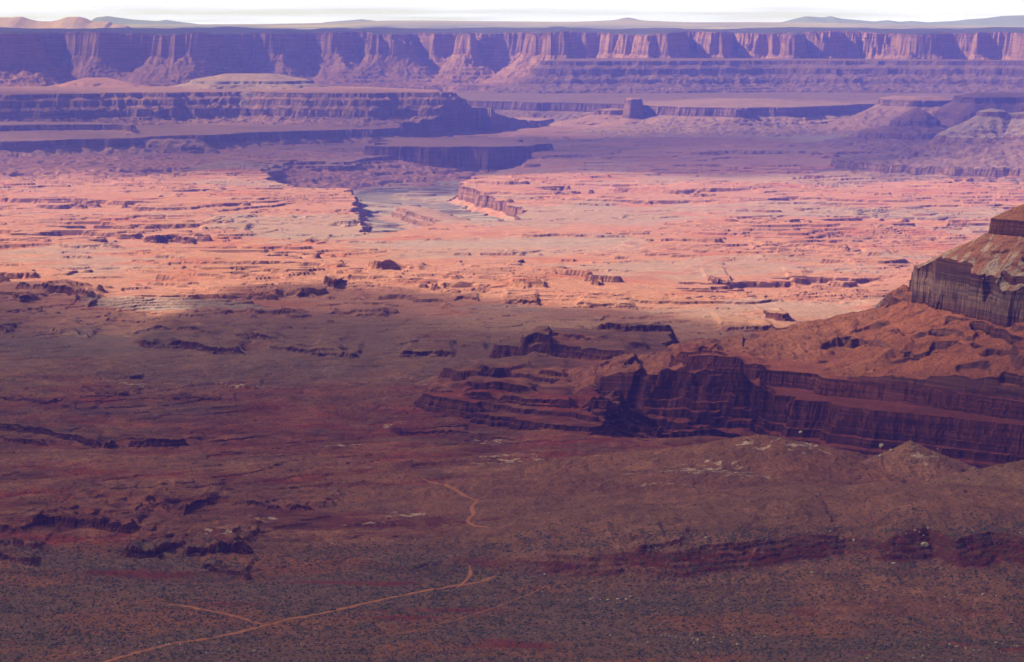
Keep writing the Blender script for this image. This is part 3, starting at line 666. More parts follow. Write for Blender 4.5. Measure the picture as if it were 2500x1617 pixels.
# ------------------------------------------------------------------ object helpers
SC = bpy.context.scene
COL = SC.collection
def tag(o, label=None, cat=None, group=None, kind=None):
    if label: o['label'] = label
    if cat: o['category'] = cat
    if group: o['group'] = group
    if kind: o['kind'] = kind
    return o
def mesh_obj(name, V, F, mat, parent=None, soil=None, rock=None, smooth=False):
    """V (n,3), F (m,k) with k = 3 or 4"""
    me = bpy.data.meshes.new(name)
    V = np.ascontiguousarray(V, f4); F = np.ascontiguousarray(F, np.int32)
    me.vertices.add(len(V)); me.vertices.foreach_set('co', V.ravel())
    k = F.shape[1]
    me.loops.add(F.size); me.loops.foreach_set('vertex_index', F.ravel())
    me.polygons.add(len(F))
    me.polygons.foreach_set('loop_start', np.arange(0, F.size, k, dtype=np.int32))
    me.polygons.foreach_set('use_smooth', np.full(len(F), smooth))
    for nm, a in (('soil', soil), ('rock', rock)):
        if a is not None:
            c = np.ones((len(V), 4), f4); c[:, :3] = a
            at = me.attributes.new(nm, 'FLOAT_COLOR', 'POINT'); at.data.foreach_set('color', c.ravel())
    me.update(calc_edges=True)
    if mat: me.materials.append(mat)
    o = bpy.data.objects.new(name, me); COL.objects.link(o)
    if parent: o.parent = parent
    return o
def empty(name, loc=(0, 0, 0)):
    o = bpy.data.objects.new(name, None); COL.objects.link(o); o.location = loc
    o.empty_display_size = 20
    return o

# ------------------------------------------------------------------ materials
def nt(name):
    m = bpy.data.materials.new(name); m.use_nodes = True
    t = m.node_tree; t.nodes.clear()
    return m, t, t.nodes, t.links
def N(t, typ, **kw):
    n = t.nodes.new(typ)
    for k, v in kw.items():
        if k.startswith('_'): setattr(n, k[1:], v)
        else: n.inputs[k.replace('__', ' ')].default_value = v
    return n
def math_n(t, op, a, b=None, c=None, clamp=False):
    n = t.nodes.new('ShaderNodeMath'); n.operation = op; n.use_clamp = clamp
    for i, v in enumerate((a, b, c)):
        if v is None: continue
        if isinstance(v, (int, float)): n.inputs[i].default_value = v
        else: t.links.new(v, n.inputs[i])
    return n.outputs[0]
def mixc(t, fac, a, b, mode='MIX'):
    n = t.nodes.new('ShaderNodeMix'); n.data_type = 'RGBA'; n.blend_type = mode
    for s, v in ((0, fac), (6, a), (7, b)):
        if isinstance(v, (int, float)): n.inputs[s].default_value = v
        elif isinstance(v, tuple): n.inputs[s].default_value = v + (1,)
        else: t.links.new(v, n.inputs[s])
    return n.outputs[2]

def terrain_material():
    m, t, nodes, links = nt('layered_rock_and_soil')
    out = N(t, 'ShaderNodeOutputMaterial'); bs = N(t, 'ShaderNodeBsdfPrincipled', Roughness=.95)
    bs.inputs['Specular IOR Level'].default_value = .1
    geo = N(t, 'ShaderNodeNewGeometry')
    soil = N(t, 'ShaderNodeAttribute', _attribute_name='soil'); rock = N(t, 'ShaderNodeAttribute', _attribute_name='rock')
    sep = N(t, 'ShaderNodeSeparateXYZ'); links.new(geo.outputs['True Normal'], sep.inputs[0])
    steep = N(t, 'ShaderNodeMapRange', **{'From__Min': .84, 'From__Max': .60}); steep.clamp = True
    links.new(sep.outputs[2], steep.inputs[0])
    # soil mottling: clumps of scrub and bare dirt at several sizes
    def nz(scale, det, rough=.6, vec=None):
        n = N(t, 'ShaderNodeTexNoise', Scale=scale, Detail=det, Roughness=rough)
        if vec is None: links.new(geo.outputs['Position'], n.inputs['Vector'])
        else: links.new(vec, n.inputs['Vector'])
        return n.outputs[0]
    a = nz(.42, 2.0, .7); b = nz(.05, 4.0)
    ra = N(t, 'ShaderNodeMapRange', **{'From__Min': .36, 'From__Max': .66, 'To__Min': .58, 'To__Max': 1.34}); links.new(a, ra.inputs[0])
    rb = N(t, 'ShaderNodeMapRange', **{'From__Min': .3, 'From__Max': .7, 'To__Min': .8, 'To__Max': 1.2}); links.new(b, rb.inputs[0])
    k = math_n(t, 'MULTIPLY', ra.outputs[0], rb.outputs[0])
    sc = mixc(t, 1.0, soil.outputs[0], math_n(t, 'MULTIPLY', k, .74), 'MULTIPLY')
    # rock: horizontal strata plus vertical streaks
    mp = N(t, 'ShaderNodeVectorMath', _operation='MULTIPLY'); mp.inputs[1].default_value = (.006, .006, .34)
    links.new(geo.outputs['Position'], mp.inputs[0])
    st = nz(1.0, 5.0, .75, mp.outputs[0])
    mv = N(t, 'ShaderNodeVectorMath', _operation='MULTIPLY'); mv.inputs[1].default_value = (.16, .16, .012)
    links.new(geo.outputs['Position'], mv.inputs[0])
    vs = nz(1.0, 3.0, .6, mv.outputs[0])
    rs = N(t, 'ShaderNodeMapRange', **{'From__Min': .34, 'From__Max': .66, 'To__Min': .35, 'To__Max': 1.5}); links.new(st, rs.inputs[0])
    rv = N(t, 'ShaderNodeMapRange', **{'From__Min': .35, 'From__Max': .65, 'To__Min': .88, 'To__Max': 1.10}); links.new(vs, rv.inputs[0])
    rc = mixc(t, 1.0, rock.outputs[0], math_n(t, 'MULTIPLY', math_n(t, 'MULTIPLY', rs.outputs[0], rv.outputs[0]), .8), 'MULTIPLY')
    col = mixc(t, steep.outputs[0], sc, rc)
    links.new(col, bs.inputs['Base Color'])
    bp = N(t, 'ShaderNodeBump', Strength=.6, Distance=1.6); 
    hb = nz(.22, 5.0, .7)
    h2 = math_n(t, 'MULTIPLY_ADD', st, 1.2, hb)
    links.new(h2, bp.inputs['Height']); links.new(bp.outputs[0], bs.inputs['Normal'])
    links.new(bs.outputs[0], out.inputs[0])
    return m
MT = terrain_material()
def plain_material(name, c, c2, scale=1.0, rough=.9):
    m, t, nodes, links = nt(name)
    out = N(t, 'ShaderNodeOutputMaterial'); bs = N(t, 'ShaderNodeBsdfPrincipled', Roughness=rough)
    bs.inputs['Specular IOR Level'].default_value = .15
    geo = N(t, 'ShaderNodeNewGeometry')
    n = N(t, 'ShaderNodeTexNoise', Scale=scale, Detail=4.0); links.new(geo.outputs['Position'], n.inputs['Vector'])
    r = N(t, 'ShaderNodeMapRange', **{'From__Min': .32, 'From__Max': .68}); links.new(n.outputs[0], r.inputs[0])
    links.new(mixc(t, r.outputs[0], c, c2), bs.inputs['Base Color'])
    bp = N(t, 'ShaderNodeBump', Strength=.4, Distance=.3); links.new(n.outputs[0], bp.inputs['Height']); links.new(bp.outputs[0], bs.inputs['Normal'])
    links.new(bs.outputs[0], out.inputs[0])
    return m

# ------------------------------------------------------------------ split the field into objects
idx = np.arange(NR * NC, dtype=np.int32).reshape(NR, NC)
QUADS = np.stack([idx[:-1, :-1], idx[:-1, 1:], idx[1:, 1:], idx[1:, :-1]], -1).reshape(-1, 4)
QO = OWN[:-1, :-1].ravel(); QP = PRT[:-1, :-1].ravel()
VALL = np.stack([Xg.astype(f4), Yg.astype(f4), Zg], -1).reshape(-1, 3)
SALL = SOIL.reshape(-1, 3); RALL = ROCK.reshape(-1, 3)
def take(mask, name, parent=None):
    q = QUADS[mask]
    if len(q) == 0: return None
    used = np.zeros(len(VALL), bool); used[q.ravel()] = True
    remap = np.cumsum(used, dtype=np.int32) - 1
    ids = np.nonzero(used)[0]
    return mesh_obj(name, VALL[ids], remap[q], MT, parent, SALL[ids], RALL[ids])
QZ = Zg[:-1, :-1].ravel()
QY = Yg[:-1, :-1].ravel(); QX = Xg[:-1, :-1].ravel()
def pieces(mask):
    """connected pieces of a mask over the fan, as lists of row runs"""
    par = []; runs = []; prev = []
    def find(i):
        while par[i] != i:
            par[i] = par[par[i]]; i = par[i]
        return i
    for r in np.nonzero(mask.any(1))[0]:
        d = np.diff(np.concatenate([[0], mask[r].astype(np.int8), [0]]))
        st, en = np.nonzero(d == 1)[0], np.nonzero(d == -1)[0]
        cur = []
        pv = [p for p in prev if p[0] == r - 1]
        j = 0
        for a_, b_ in zip(st, en):
            i = len(par); par.append(i); runs.append((r, a_, b_)); cur.append((r, a_, b_, i))
            for p in pv:
                if p[1] <= b_ and p[2] >= a_:
                    x_, y_ = find(i), find(p[3])
                    if x_ != y_: par[x_] = y_
        prev = cur
    out = {}
    for i, ru in enumerate(runs): out.setdefault(find(i), []).append(ru)
    return sorted(((sum(b_ - a_ for _, a_, b_ in v), v) for v in out.values()), key=lambda t: -t[0])
def tidy(n):
    """specks of a part go to the slope round them; every big piece of a part becomes a part of its own"""
    k = key(n); m0 = OWN == k
    last = [F['parts'][-1][1] for F in FORMS if F['id'] == k]
    lim = max(80, .01 * m0.sum())
    for size, v in pieces(m0):                           # stray specks of the whole landform
        if size < lim:
            for r, a_, b_ in v: OWN[r, a_:b_] = GROUND
    m0 = OWN == k
    qs = [q for q in np.unique(PRT[m0]) if q not in last] + list(dict.fromkeys(last))
    for q in qs:
        mm = m0 & (PRT == q)
        if not mm.any(): continue
        pc = pieces(mm); tot = mm.sum(); big = 0
        for size, v in pc:
            if size < max(60, .025 * tot) and q not in last:
                code = last[0]
            elif size < 25 and q in last:
                code = None
            else:
                big += 1
                if big == 1: continue
                PARTS.append(PARTS[q]); code = len(PARTS) - 1
            for r, a_, b_ in v:
                if code is None: OWN[r, a_:b_] = GROUND
                else: PRT[r, a_:b_] = code
for n_ in dict.fromkeys(KEYS[F['id']] for F in FORMS): tidy(n_)
QO = OWN[:-1, :-1].ravel(); QP = PRT[:-1, :-1].ravel()
def isid(n): return QO == key(n)

tag(take(QO == GROUND, 'ground'), 'red and grey desert ground with low ledges, scrub and white mineral patches', 'ground', kind='structure')
for k_, lb in enumerate(['long brown ridge with a rounded crest in front of the dark cliffs', 'pointed cone hill littered with boulders in front of the dark cliffs',
                         'brown rounded ridge coming in from the right border', 'low dark red mound on the edge of the grey scrub flat at right']):
    o = take(isid('hill_%d' % k_), 'hill')
    if o: tag(o, lb, 'hill', kind='structure')
o = take(isid('riverbed'), 'riverbed')
if o: tag(o, 'grey dry riverbed winding through the sunken bend in the middle distance', 'riverbed', kind='structure')
def landform(name, label, cat, group=None):
    m = isid(name)
    i = np.nonzero(m)[0]
    if not len(i): print('empty form', name); return
    root = empty(name, (float(QX[i].mean()), float(QY[i].mean()), float(QZ[i].min())))
    tag(root, label, cat, group)
    bpy.context.view_layer.update()
    inv = root.matrix_world.inverted()
    for k in np.unique(QP[i]):
        o = take(m & (QP == k), PARTS[k], root)
        if o: o.matrix_parent_inverse = inv
    return root
landform('near_mesa', 'orange-brown layered mesa with a pale grey cliff band rising at the right border', 'mesa')
landform('layered_promontory', 'low dark layered promontory stepping left from the near mesa cliffs on to the plain', 'cliff')
landform('lower_cliff', 'dark red double cliff with horizontal beds under the near mesa', 'cliff')
landform('far_cliff', 'long pink and violet canyon rim wall under the plateau, far across the picture', 'cliff')
landform('layered_spur', 'stair-stepped blue-violet spur with a squared left end below the far rim', 'spur')
landform('dark_bench_wall', 'low dark violet bench wall behind the lone tower', 'cliff')
landform('tower_butte', 'lone dark block tower standing on the far bench', 'butte')
landform('long_mesa', 'long flat-topped tan mesa with banded ledges at upper left', 'mesa')
landform('pale_mesa', 'pale low mound behind the middle of the long mesa top', 'mesa')
landform('pink_mound', 'small pink mound behind the left part of the long mesa', 'mound')
landform('rim_shelf', 'dark cliff shelf with a bright sandy top pointing right, under the long mesa', 'cliff')
landform('gorge_wall', 'tall dark shadowed gorge wall behind the bend of the dry riverbed', 'cliff')
landform('river_wall', 'low broken dark wall at the upper left end of the dry riverbed', 'cliff')
landform('bend_ridge', 'low pink-brown layered ridge lying inside the bend of the riverbed', 'ridge')
landform('lower_shelf', 'short dark shelf at the left border below the long mesa', 'cliff')
landform('pale_butte', 'pale-topped cone butte with dark base ledges at the right border', 'butte')
landform('dome_butte', 'dark violet dome-topped butte in front of the others left of the pale cone', 'butte')
landform('flat_butte', 'dark violet flat-topped butte right behind the pale cone butte', 'butte')
landform('low_butte', 'low wide violet butte farthest left of the three dark ones at right', 'butte')
o = take(isid('rock_spire'), 'rock_spire')
if o: tag(o, 'small dark leaning rock spire in the middle of the plain', 'rock spire')
for L in LEDGES:
    if L['label']:
        o = take(QO == L['id'], 'rock_ledge')
        if o: tag(o, L['label'], 'rock ledge', 'dark rock ledges across the desert floor')
        else: print('no faces for ledge', L['label'])
print('objects', round(time.time() - T0, 1), flush=True)

# base sheet under the whole country, out to the horizon and behind the viewer
def base_sheet():
    x = np.linspace(-14500, 14500, 61); y = np.linspace(-1500, 31000, 70)
    X, Y = np.meshgrid(x, y)
    hole = 0
    i = np.arange(X.size).reshape(X.shape)
    q = np.stack([i[:-1, :-1], i[:-1, 1:], i[1:, 1:], i[1:, :-1]], -1).reshape(-1, 4)
    s_ = np.broadcast_to(np.array((.26, .14, .09), f4), (X.size, 3))
    Z = -122 + 6 * fbm(X / 3000, Y / 3000, 2, 777)
    tag(mesh_obj('ground', np.stack([X, Y, Z], -1).reshape(-1, 3), q, MT, None, s_, s_), 'red desert ground running on below and beyond the ledgy plain', 'ground', kind='structure')
base_sheet()

# ------------------------------------------------------------------ plateau beyond the rim
def far_sheet():
    ys = np.concatenate([np.linspace(13800, 20000, 120), np.linspace(20100, 27200, 60)])
    us = np.linspace(-.30, .30, 420)
    X = ys[:, None] * us[None]; Y = np.repeat(ys[:, None], len(us), 1)
    pxs = us * FPX + 1250
    hor = np.interp(pxs, [-900, 0, 430, 640, 800, 950, 1100, 1350, 1500, 1700, 1850, 1950, 2200, 2500, 3400], [62, 61, 60, 58.5, 56, 51, 51.5, 54, 53, 54.5, 54, 55.5, 60, 64, 68])
    ztop = CAMZ - (hor - YH) / FPX * 24000
    base = 372 + 10 * sstep(14000, 20000, Y) + 8 * fbm(X / 2200, Y / 1500, 4, 301) + 3 * fbm(X / 300, Y / 300, 3, 303)
    up = sstep(18500, 24000, Y)
    Z = base * (1 - up) + up * (ztop[None] + 5 * fbm(X / 1500, Y / 1500, 4, 305))
    Z = Z - 90 * sstep(24300, 27000, Y)
    cx, cy = at_d(1533, 23800, 50)
    d = np.sqrt((X - cx) ** 2 + (Y - cy) ** 2)
    Z = Z + 32 * np.clip(1 - d / 130, 0, 1) ** 1.4 + 12 * np.exp(-(d / 290) ** 2)
    n = fbm(X / 900, Y / 420, 4, 307); 
    wood = sstep(-.2, .15, n + .35 * np.exp(-((Y - 14600) / 900) ** 2))
    wood = wood * (1 - .7 * up)
    s = np.array((.34, .27, .22), f4) + (np.array((.05, .065, .045), f4) - np.array((.34, .27, .22), f4)) * wood[..., None]
    i = np.arange(X.size).reshape(X.shape)
    q = np.stack([i[:-1, :-1], i[:-1, 1:], i[1:, 1:], i[1:, :-1]], -1).reshape(-1, 4)
    V = np.stack([X, Y, Z], -1).reshape(-1, 3)
    o = mesh_obj('plateau', V, q, MT, None, s.reshape(-1, 3), s.reshape(-1, 3) * .8)
    tag(o, 'flat wooded plateau running to the horizon above the far rim', 'plateau', kind='structure')
far_sheet()

def range_mesh(name, pts, dist, depth, label, col, kind, cat, seed, base_py=75, n=220, rows=60, rough=.25, group=None):
    """a ridge whose crest passes the surveyed skyline points, with flanks fore and aft"""
    px = np.linspace(pts[0][0], pts[-1][0], n)
    crest = CAMZ - (np.interp(px, [p[0] for p in pts], [p[1] for p in pts]) - YH) / FPX * dist
    zb = CAMZ - (base_py - YH) / FPX * dist
    v = np.linspace(-1, 1, rows)
    X = np.repeat(((px - 1250) / FPX * dist)[None], rows, 0); Y = dist + depth * np.repeat(v[:, None], n, 1)
    prof = 1 - np.abs(v) ** 1.2
    H = (crest - zb)[None] * prof[:, None]
    sc = (crest - zb).max()
    Z = zb + H + rough * sc * fbm(X / (depth * .4), Y / (depth * .4), 4, seed) * (np.abs(v)[:, None] * 1.2) * prof[:, None] - 4
    i = np.arange(X.size).reshape(X.shape)
    q = np.stack([i[:-1, :-1], i[:-1, 1:], i[1:, 1:], i[1:, :-1]], -1).reshape(-1, 4)
    s = np.broadcast_to(np.array(col, f4), (X.size, 3))
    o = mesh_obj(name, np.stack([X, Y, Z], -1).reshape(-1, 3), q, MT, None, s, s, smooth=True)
    tag(o, label, cat, group, kind)
    return o
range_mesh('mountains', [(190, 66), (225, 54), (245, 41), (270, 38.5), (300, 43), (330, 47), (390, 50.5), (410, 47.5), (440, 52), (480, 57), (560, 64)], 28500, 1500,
           'pale blue mountain range behind the pink domes on the left horizon', (.14, .16, .30), 'structure', 'mountains', 401)  # all three ranges: blue of the distant haze mixed into the slope colour
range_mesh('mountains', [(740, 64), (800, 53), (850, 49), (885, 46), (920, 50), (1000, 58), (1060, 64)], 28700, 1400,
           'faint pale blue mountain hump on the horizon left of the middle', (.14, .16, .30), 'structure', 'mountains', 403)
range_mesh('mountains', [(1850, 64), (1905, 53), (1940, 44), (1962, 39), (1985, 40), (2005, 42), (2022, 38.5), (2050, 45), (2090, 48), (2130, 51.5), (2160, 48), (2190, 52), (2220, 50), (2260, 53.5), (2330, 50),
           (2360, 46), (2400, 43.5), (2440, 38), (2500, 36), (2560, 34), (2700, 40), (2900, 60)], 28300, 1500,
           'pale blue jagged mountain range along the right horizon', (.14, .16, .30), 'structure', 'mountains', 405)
range_mesh('dome_hills', [(-300, 48), (-60, 42), (0, 41), (38, 41.5), (48, 39.5), (62, 39.5), (74, 44), (100, 50), (130, 50.5), (150, 47), (170, 40), (200, 39), (215, 43), (232, 51), (275, 51.5), (277, 57), (300, 58), (318, 62), (330, 84)], 17500, 520,
           'pink sandstone domes on the plateau at the left horizon', (.36, .225, .215), None, 'rock domes', 407, base_py=86, rough=.3)

# ------------------------------------------------------------------ dirt roads
MR = plain_material('packed_red_dirt', (.40, .145, .060), (.52, .20, .09), .12)
ROADPTS = []
def road(pts, width, label):
    P = [survey(px, py)[:2] for px, py in pts]
    P = np.array(P)
    # smooth resample
    seg = np.r_[0, np.cumsum(np.hypot(*np.diff(P, axis=0).T))]
    s = np.linspace(0, seg[-1], max(8, int(seg[-1] / 3)))
    x = np.interp(s, seg, P[:, 0]); y = np.interp(s, seg, P[:, 1])
    for _ in range(12):
        x[1:-1] = (x[:-2] + 2 * x[1:-1] + x[2:]) / 4; y[1:-1] = (y[:-2] + 2 * y[1:-1] + y[2:]) / 4
    tx, ty = np.gradient(x), np.gradient(y); l = np.hypot(tx, ty) + 1e-6
    nx, ny = -ty / l, tx / l
    w = width * .5 * (1 + .35 * noise(s / 14, s * 0 + width, 505) + .2 * noise(s / 5, s * 0 + width, 506)) * (.6 + .4 * sstep(0, 25, np.minimum(s, s[-1] - s)))
    V = []; K = 5
    for k in np.linspace(-1, 1, K):
        xx, yy = x + nx * w * k, y + ny * w * k
        V.append(np.stack([xx, yy, ground_at(xx, yy) + .22], -1))
    V = np.stack(V, 1)
    i = np.arange(V.shape[0] * K).reshape(-1, K)
    q = np.stack([i[:-1, :-1], i[:-1, 1:], i[1:, 1:], i[1:, :-1]], -1).reshape(-1, 4)
    o = mesh_obj('dirt_road', V.reshape(-1, 3), q[:, ::-1], MR)
    tag(o, label, 'dirt road', kind='structure')
    ROADPTS.append((x, y, width))
road([(180, 1650), (262, 1615), (330, 1596), (420, 1572), (500, 1562), (570, 1548), (640, 1530), (720, 1510), (800, 1496), (900, 1472), (1000, 1452), (1080, 1438), (1150, 1426), (1190, 1420), (1206, 1408)], 4.6,
     'longest orange dirt road running diagonally up across the bottom scrub flat')
road([(390, 1474), (450, 1480), (520, 1494), (580, 1506), (640, 1526)], 3.4, 'thin dirt branch road coming in from the left to the long road')
road([(1112, 1438), (1138, 1420), (1150, 1400), (1146, 1382)], 2.4, 'short dirt spur climbing the bank above the long road')
road([(1195, 1290), (1150, 1284), (1140, 1272), (1158, 1256), (1150, 1242), (1158, 1230), (1170, 1226), (1150, 1218), (1120, 1202), (1090, 1186), (1060, 1178), (1030, 1168)], 3.6, 'winding dirt road higher up in the middle of the slope')
road([(860, 1565), (960, 1552), (1100, 1520), (1200, 1488), (1300, 1450), (1345, 1430)], 1.2, 'faint foot track crossing the scrub right of the long road')

# ------------------------------------------------------------------ shrubs (ground cover) and stones
rng = np.random.RandomState(5)
def ico(sub=1):
    p = (1 + 5 ** .5) / 2
    V = [(-1, p, 0), (1, p, 0), (-1, -p, 0), (1, -p, 0), (0, -1, p), (0, 1, p), (0, -1, -p), (0, 1, -p), (p, 0, -1), (p, 0, 1), (-p, 0, -1), (-p, 0, 1)]
    F = [(0, 11, 5), (0, 5, 1), (0, 1, 7), (0, 7, 10), (0, 10, 11), (1, 5, 9), (5, 11, 4), (11, 10, 2), (10, 7, 6), (7, 1, 8), (3, 9, 4), (3, 4, 2), (3, 2, 6), (3, 6, 8), (3, 8, 9), (4, 9, 5), (2, 4, 11), (6, 2, 10), (8, 6, 7), (9, 8, 1)]
    V = [np.array(v) / np.linalg.norm(v) for v in V]
    for _ in range(sub):
        cache = {}; NF = []
        def mid_(a, b):
            k = (min(a, b), max(a, b))
            if k not in cache:
                m = V[a] + V[b]; V.append(m / np.linalg.norm(m)); cache[k] = len(V) - 1
            return cache[k]
        for a, b, c in F:
            ab, bc, ca = mid_(a, b), mid_(b, c), mid_(c, a)
            NF += [(a, ab, ca), (b, bc, ab), (c, ca, bc), (ab, bc, ca)]
        F = NF
    return np.array(V), np.array(F)
V0, F0 = ico(0)
def scatter(name, n_try, ymin, ymax, dens, size, squash, mat, label, cat, seed, jit=.35):
    r = np.random.RandomState(seed)
    y = np.sqrt(r.uniform(ymin ** 2, ymax ** 2, n_try)); x = y * r.uniform(-.20, .20, n_try)
    keep = r.rand(n_try) < dens(x, y)
    x, y = x[keep], y[keep]
    clear = np.ones(len(x), bool)
    for rx_, ry_, wd in ROADPTS:                         # nothing grows on the roads
        for k in range(0, len(rx_), 1):
            b = np.nonzero(np.abs(y - ry_[k]) < 4)[0]
            clear[b[np.hypot(x[b] - rx_[k], y[b] - ry_[k]) < wd * .5 + 1.2]] = False
    x, y = x[clear], y[clear]
    n = len(x)
    s = size[0] * (size[1] / size[0]) ** r.rand(n)
    z = ground_at(x, y)
    rot = r.uniform(0, 6.28, n)
    V = V0[None] * (1 + jit * (r.rand(n, len(V0), 1) * 2 - 1))
    c, sn = np.cos(rot)[:, None], np.sin(rot)[:, None]
    vx = V[..., 0] * c - V[..., 1] * sn; vy = V[..., 0] * sn + V[..., 1] * c
    W = np.stack([x[:, None] + vx * s[:, None], y[:, None] + vy * s[:, None], z[:, None] + (V[..., 2] * squash + squash * .5) * s[:, None]], -1)
    F = (F0[None] + (np.arange(n) * len(V0))[:, None, None]).reshape(-1, 3)
    o = mesh_obj(name, W.reshape(-1, 3), F, mat)
    tag(o, label, cat, kind='stuff')
    print(name, n)
    return o
MS = plain_material('dry_scrub_leaves', (.065, .062, .052), (.18, .145, .105), .9)
MB = plain_material('pale_sandstone', (.42, .33, .25), (.60, .49, .38), .8)
def scrub_density(x, y):
    flat = 1 - sstep(2370, 2490, y)
    a = sstep(-.30, .35, fbm(x / 130, y / 60, 4, 601)) * (.12 + .88 * sstep(-.1, .28, fbm(x / 16, y / 16, 3, 603)))
    red = sstep(.35, .6, fbm(x / 190, y / 60, 3, 71))
    return (.42 * flat * (.25 + .75 * a) * (1 - .9 * red) + .035 * (1 - flat) * a * (1 - sstep(2700, 3000, y)))
scatter('scrub', 700000, 1780, 3100, scrub_density, (.28, 1.1), .72, MS, 'low dark desert scrub dotted over the near flat and slopes', 'scrub', 611)
def stone_density(x, y):
    c = sstep(.16, .42, fbm(x / 60, y / 26, 4, 621))
    return .9 * c * (.25 + .75 * sstep(-120, 250, x)) * (1 - sstep(2150, 2450, y) * .6)
scatter('stones', 9000, 1780, 2480, stone_density, (.3, .75), .6, MB, 'small pale stones littering the near scrub flat', 'stones', 631)

# single boulders
def rock_mesh(seed):
    r = np.random.RandomState(seed)
    V, F = ico(2)
    V = V.copy()
    for _ in range(9):                      # flat fracture planes
        d = r.normal(size=3); d /= np.linalg.norm(d); lim = r.uniform(.55, .85)
        k = V @ d; V -= np.where(k > lim, k - lim, 0)[:, None] * d[None]
    V *= np.array([r.uniform(.85, 1.25), r.uniform(.8, 1.1), r.uniform(.6, .95)])
    V += .03 * r.normal(size=V.shape)
    V[:, 2] -= V[:, 2].min() * .7
    me = bpy.data.meshes.new('boulder')
    me.from_pydata(V.tolist(), [], F.tolist()); me.materials.append(MB)
    return me
RM = [rock_mesh(700 + k) for k in range(9)]
def boulder(px, py, r, label, group, k=[0]):
    x, y, z = survey(px, py)
    k[0] += 1
    o = bpy.data.objects.new('boulder', RM[k[0] % len(RM)]); COL.objects.link(o)
    r *= 1.0
    o.location = (x, y, z - .15 * r); o.scale = (r, r, r); o.rotation_euler = (0, 0, rng.uniform(0, 6.28))
    tag(o, label, 'boulder', group)
boulder(2259, 1336, 3.6, 'biggest pale boulder, lone on the red scarp at lower right', 'pale boulders on the red scarp')
boulder(1955, 1061, 2.8, 'pale boulder perched on the skyline of the brown ridge', 'pale boulders on the ridge and cone hill')
boulder(1899, 1077, 1.9, 'lesser pale boulder just under the crest of the brown ridge', 'pale boulders on the ridge and cone hill')
boulder(2152, 1097, 3.0, 'flat pale boulder at the left of the cone hill', 'pale boulders on the ridge and cone hill')
boulder(2176, 1102, 2.4, 'yellowish boulder halfway up the left flank of the cone hill', 'pale boulders on the ridge and cone hill')
boulder(2150, 1116, 2.2, 'pale boulder low on the left flank of the cone hill', 'pale boulders on the ridge and cone hill')
boulder(2231, 1094, 1.8, 'dark-sided boulder right of the cone hill summit', 'pale boulders on the ridge and cone hill')
boulder(1725, 1316, 1.9, 'single pale boulder on the dark slope left of the red scarp', 'pale boulders on the red scarp')
boulder(2085, 1322, 1.5, 'small pale boulder near the top of the red scarp', 'pale boulders on the red scarp')
boulder(1982, 1400, 1.7, 'pale boulder in front of the low red mound', 'pale boulders on the red scarp')
boulder(2182, 1378, 1.9, 'pale boulder on the scrub line at the foot of the red scarp', 'pale boulders on the red scarp')
boulder(1330, 1405, 1.6, 'yellowish boulder on the scrub flat right of the road end', 'pale boulders on the red scarp')
def cluster(cx, cy, sx, sy, n, rmin, rmax, label, group, seed):
    r = np.random.RandomState(seed)
    for _ in range(n):
        px, py = cx + sx * r.normal(), cy + sy * r.normal()
        if 5 < px < 2495 and py < 1612:
            boulder(px, py, rmin * (rmax / rmin) ** (r.rand() ** 2), label, group)
cluster(2330, 1590, 90, 16, 20, .8, 1.7, 'small pale boulder in the rocky litter at the bottom right corner', 'boulders in the bottom right litter', 1)
cluster(1800, 1570, 90, 10, 16, .8, 1.5, 'small pale boulder in the stony band right of the bottom middle', 'boulders right of the bottom middle', 2)
cluster(2360, 1455, 40, 4, 9, .8, 1.5, 'small pale boulder in the row on the grey scrub at right', 'boulders in the row at right', 3)
cluster(1480, 1466, 80, 3, 10, .8, 1.5, 'small pale boulder in the thin row on the scrub flat right of the road', 'boulders right of the road', 4)
cluster(520, 1592, 45, 4, 12, .8, 1.3, 'small pale boulder in the stony patch beside the long road', 'boulders beside the long road', 5)
cluster(200, 1592, 50, 4, 10, .7, 1.2, 'small pale boulder in the row at the bottom left', 'boulders at the bottom left', 6)
cluster(390, 1575, 30, 3, 9, .7, 1.2, 'small pale boulder in the short row left of the long road', 'boulders left of the long road', 7)
cluster(2240, 1300, 160, 8, 14, .8, 1.4, 'small pale boulder on the brown bench above the red scarp', 'boulders above the red scarp', 8)
cluster(1650, 1560, 60, 8, 12, .8, 1.4, 'small pale boulder on the scrub at the bottom, left of the stony band', 'boulders left of the stony band', 9)
cluster(2200, 1110, 60, 8, 12, .9, 1.6, 'small pale boulder strewn on the flank of the cone hill', 'boulders on the cone hill flank', 10)

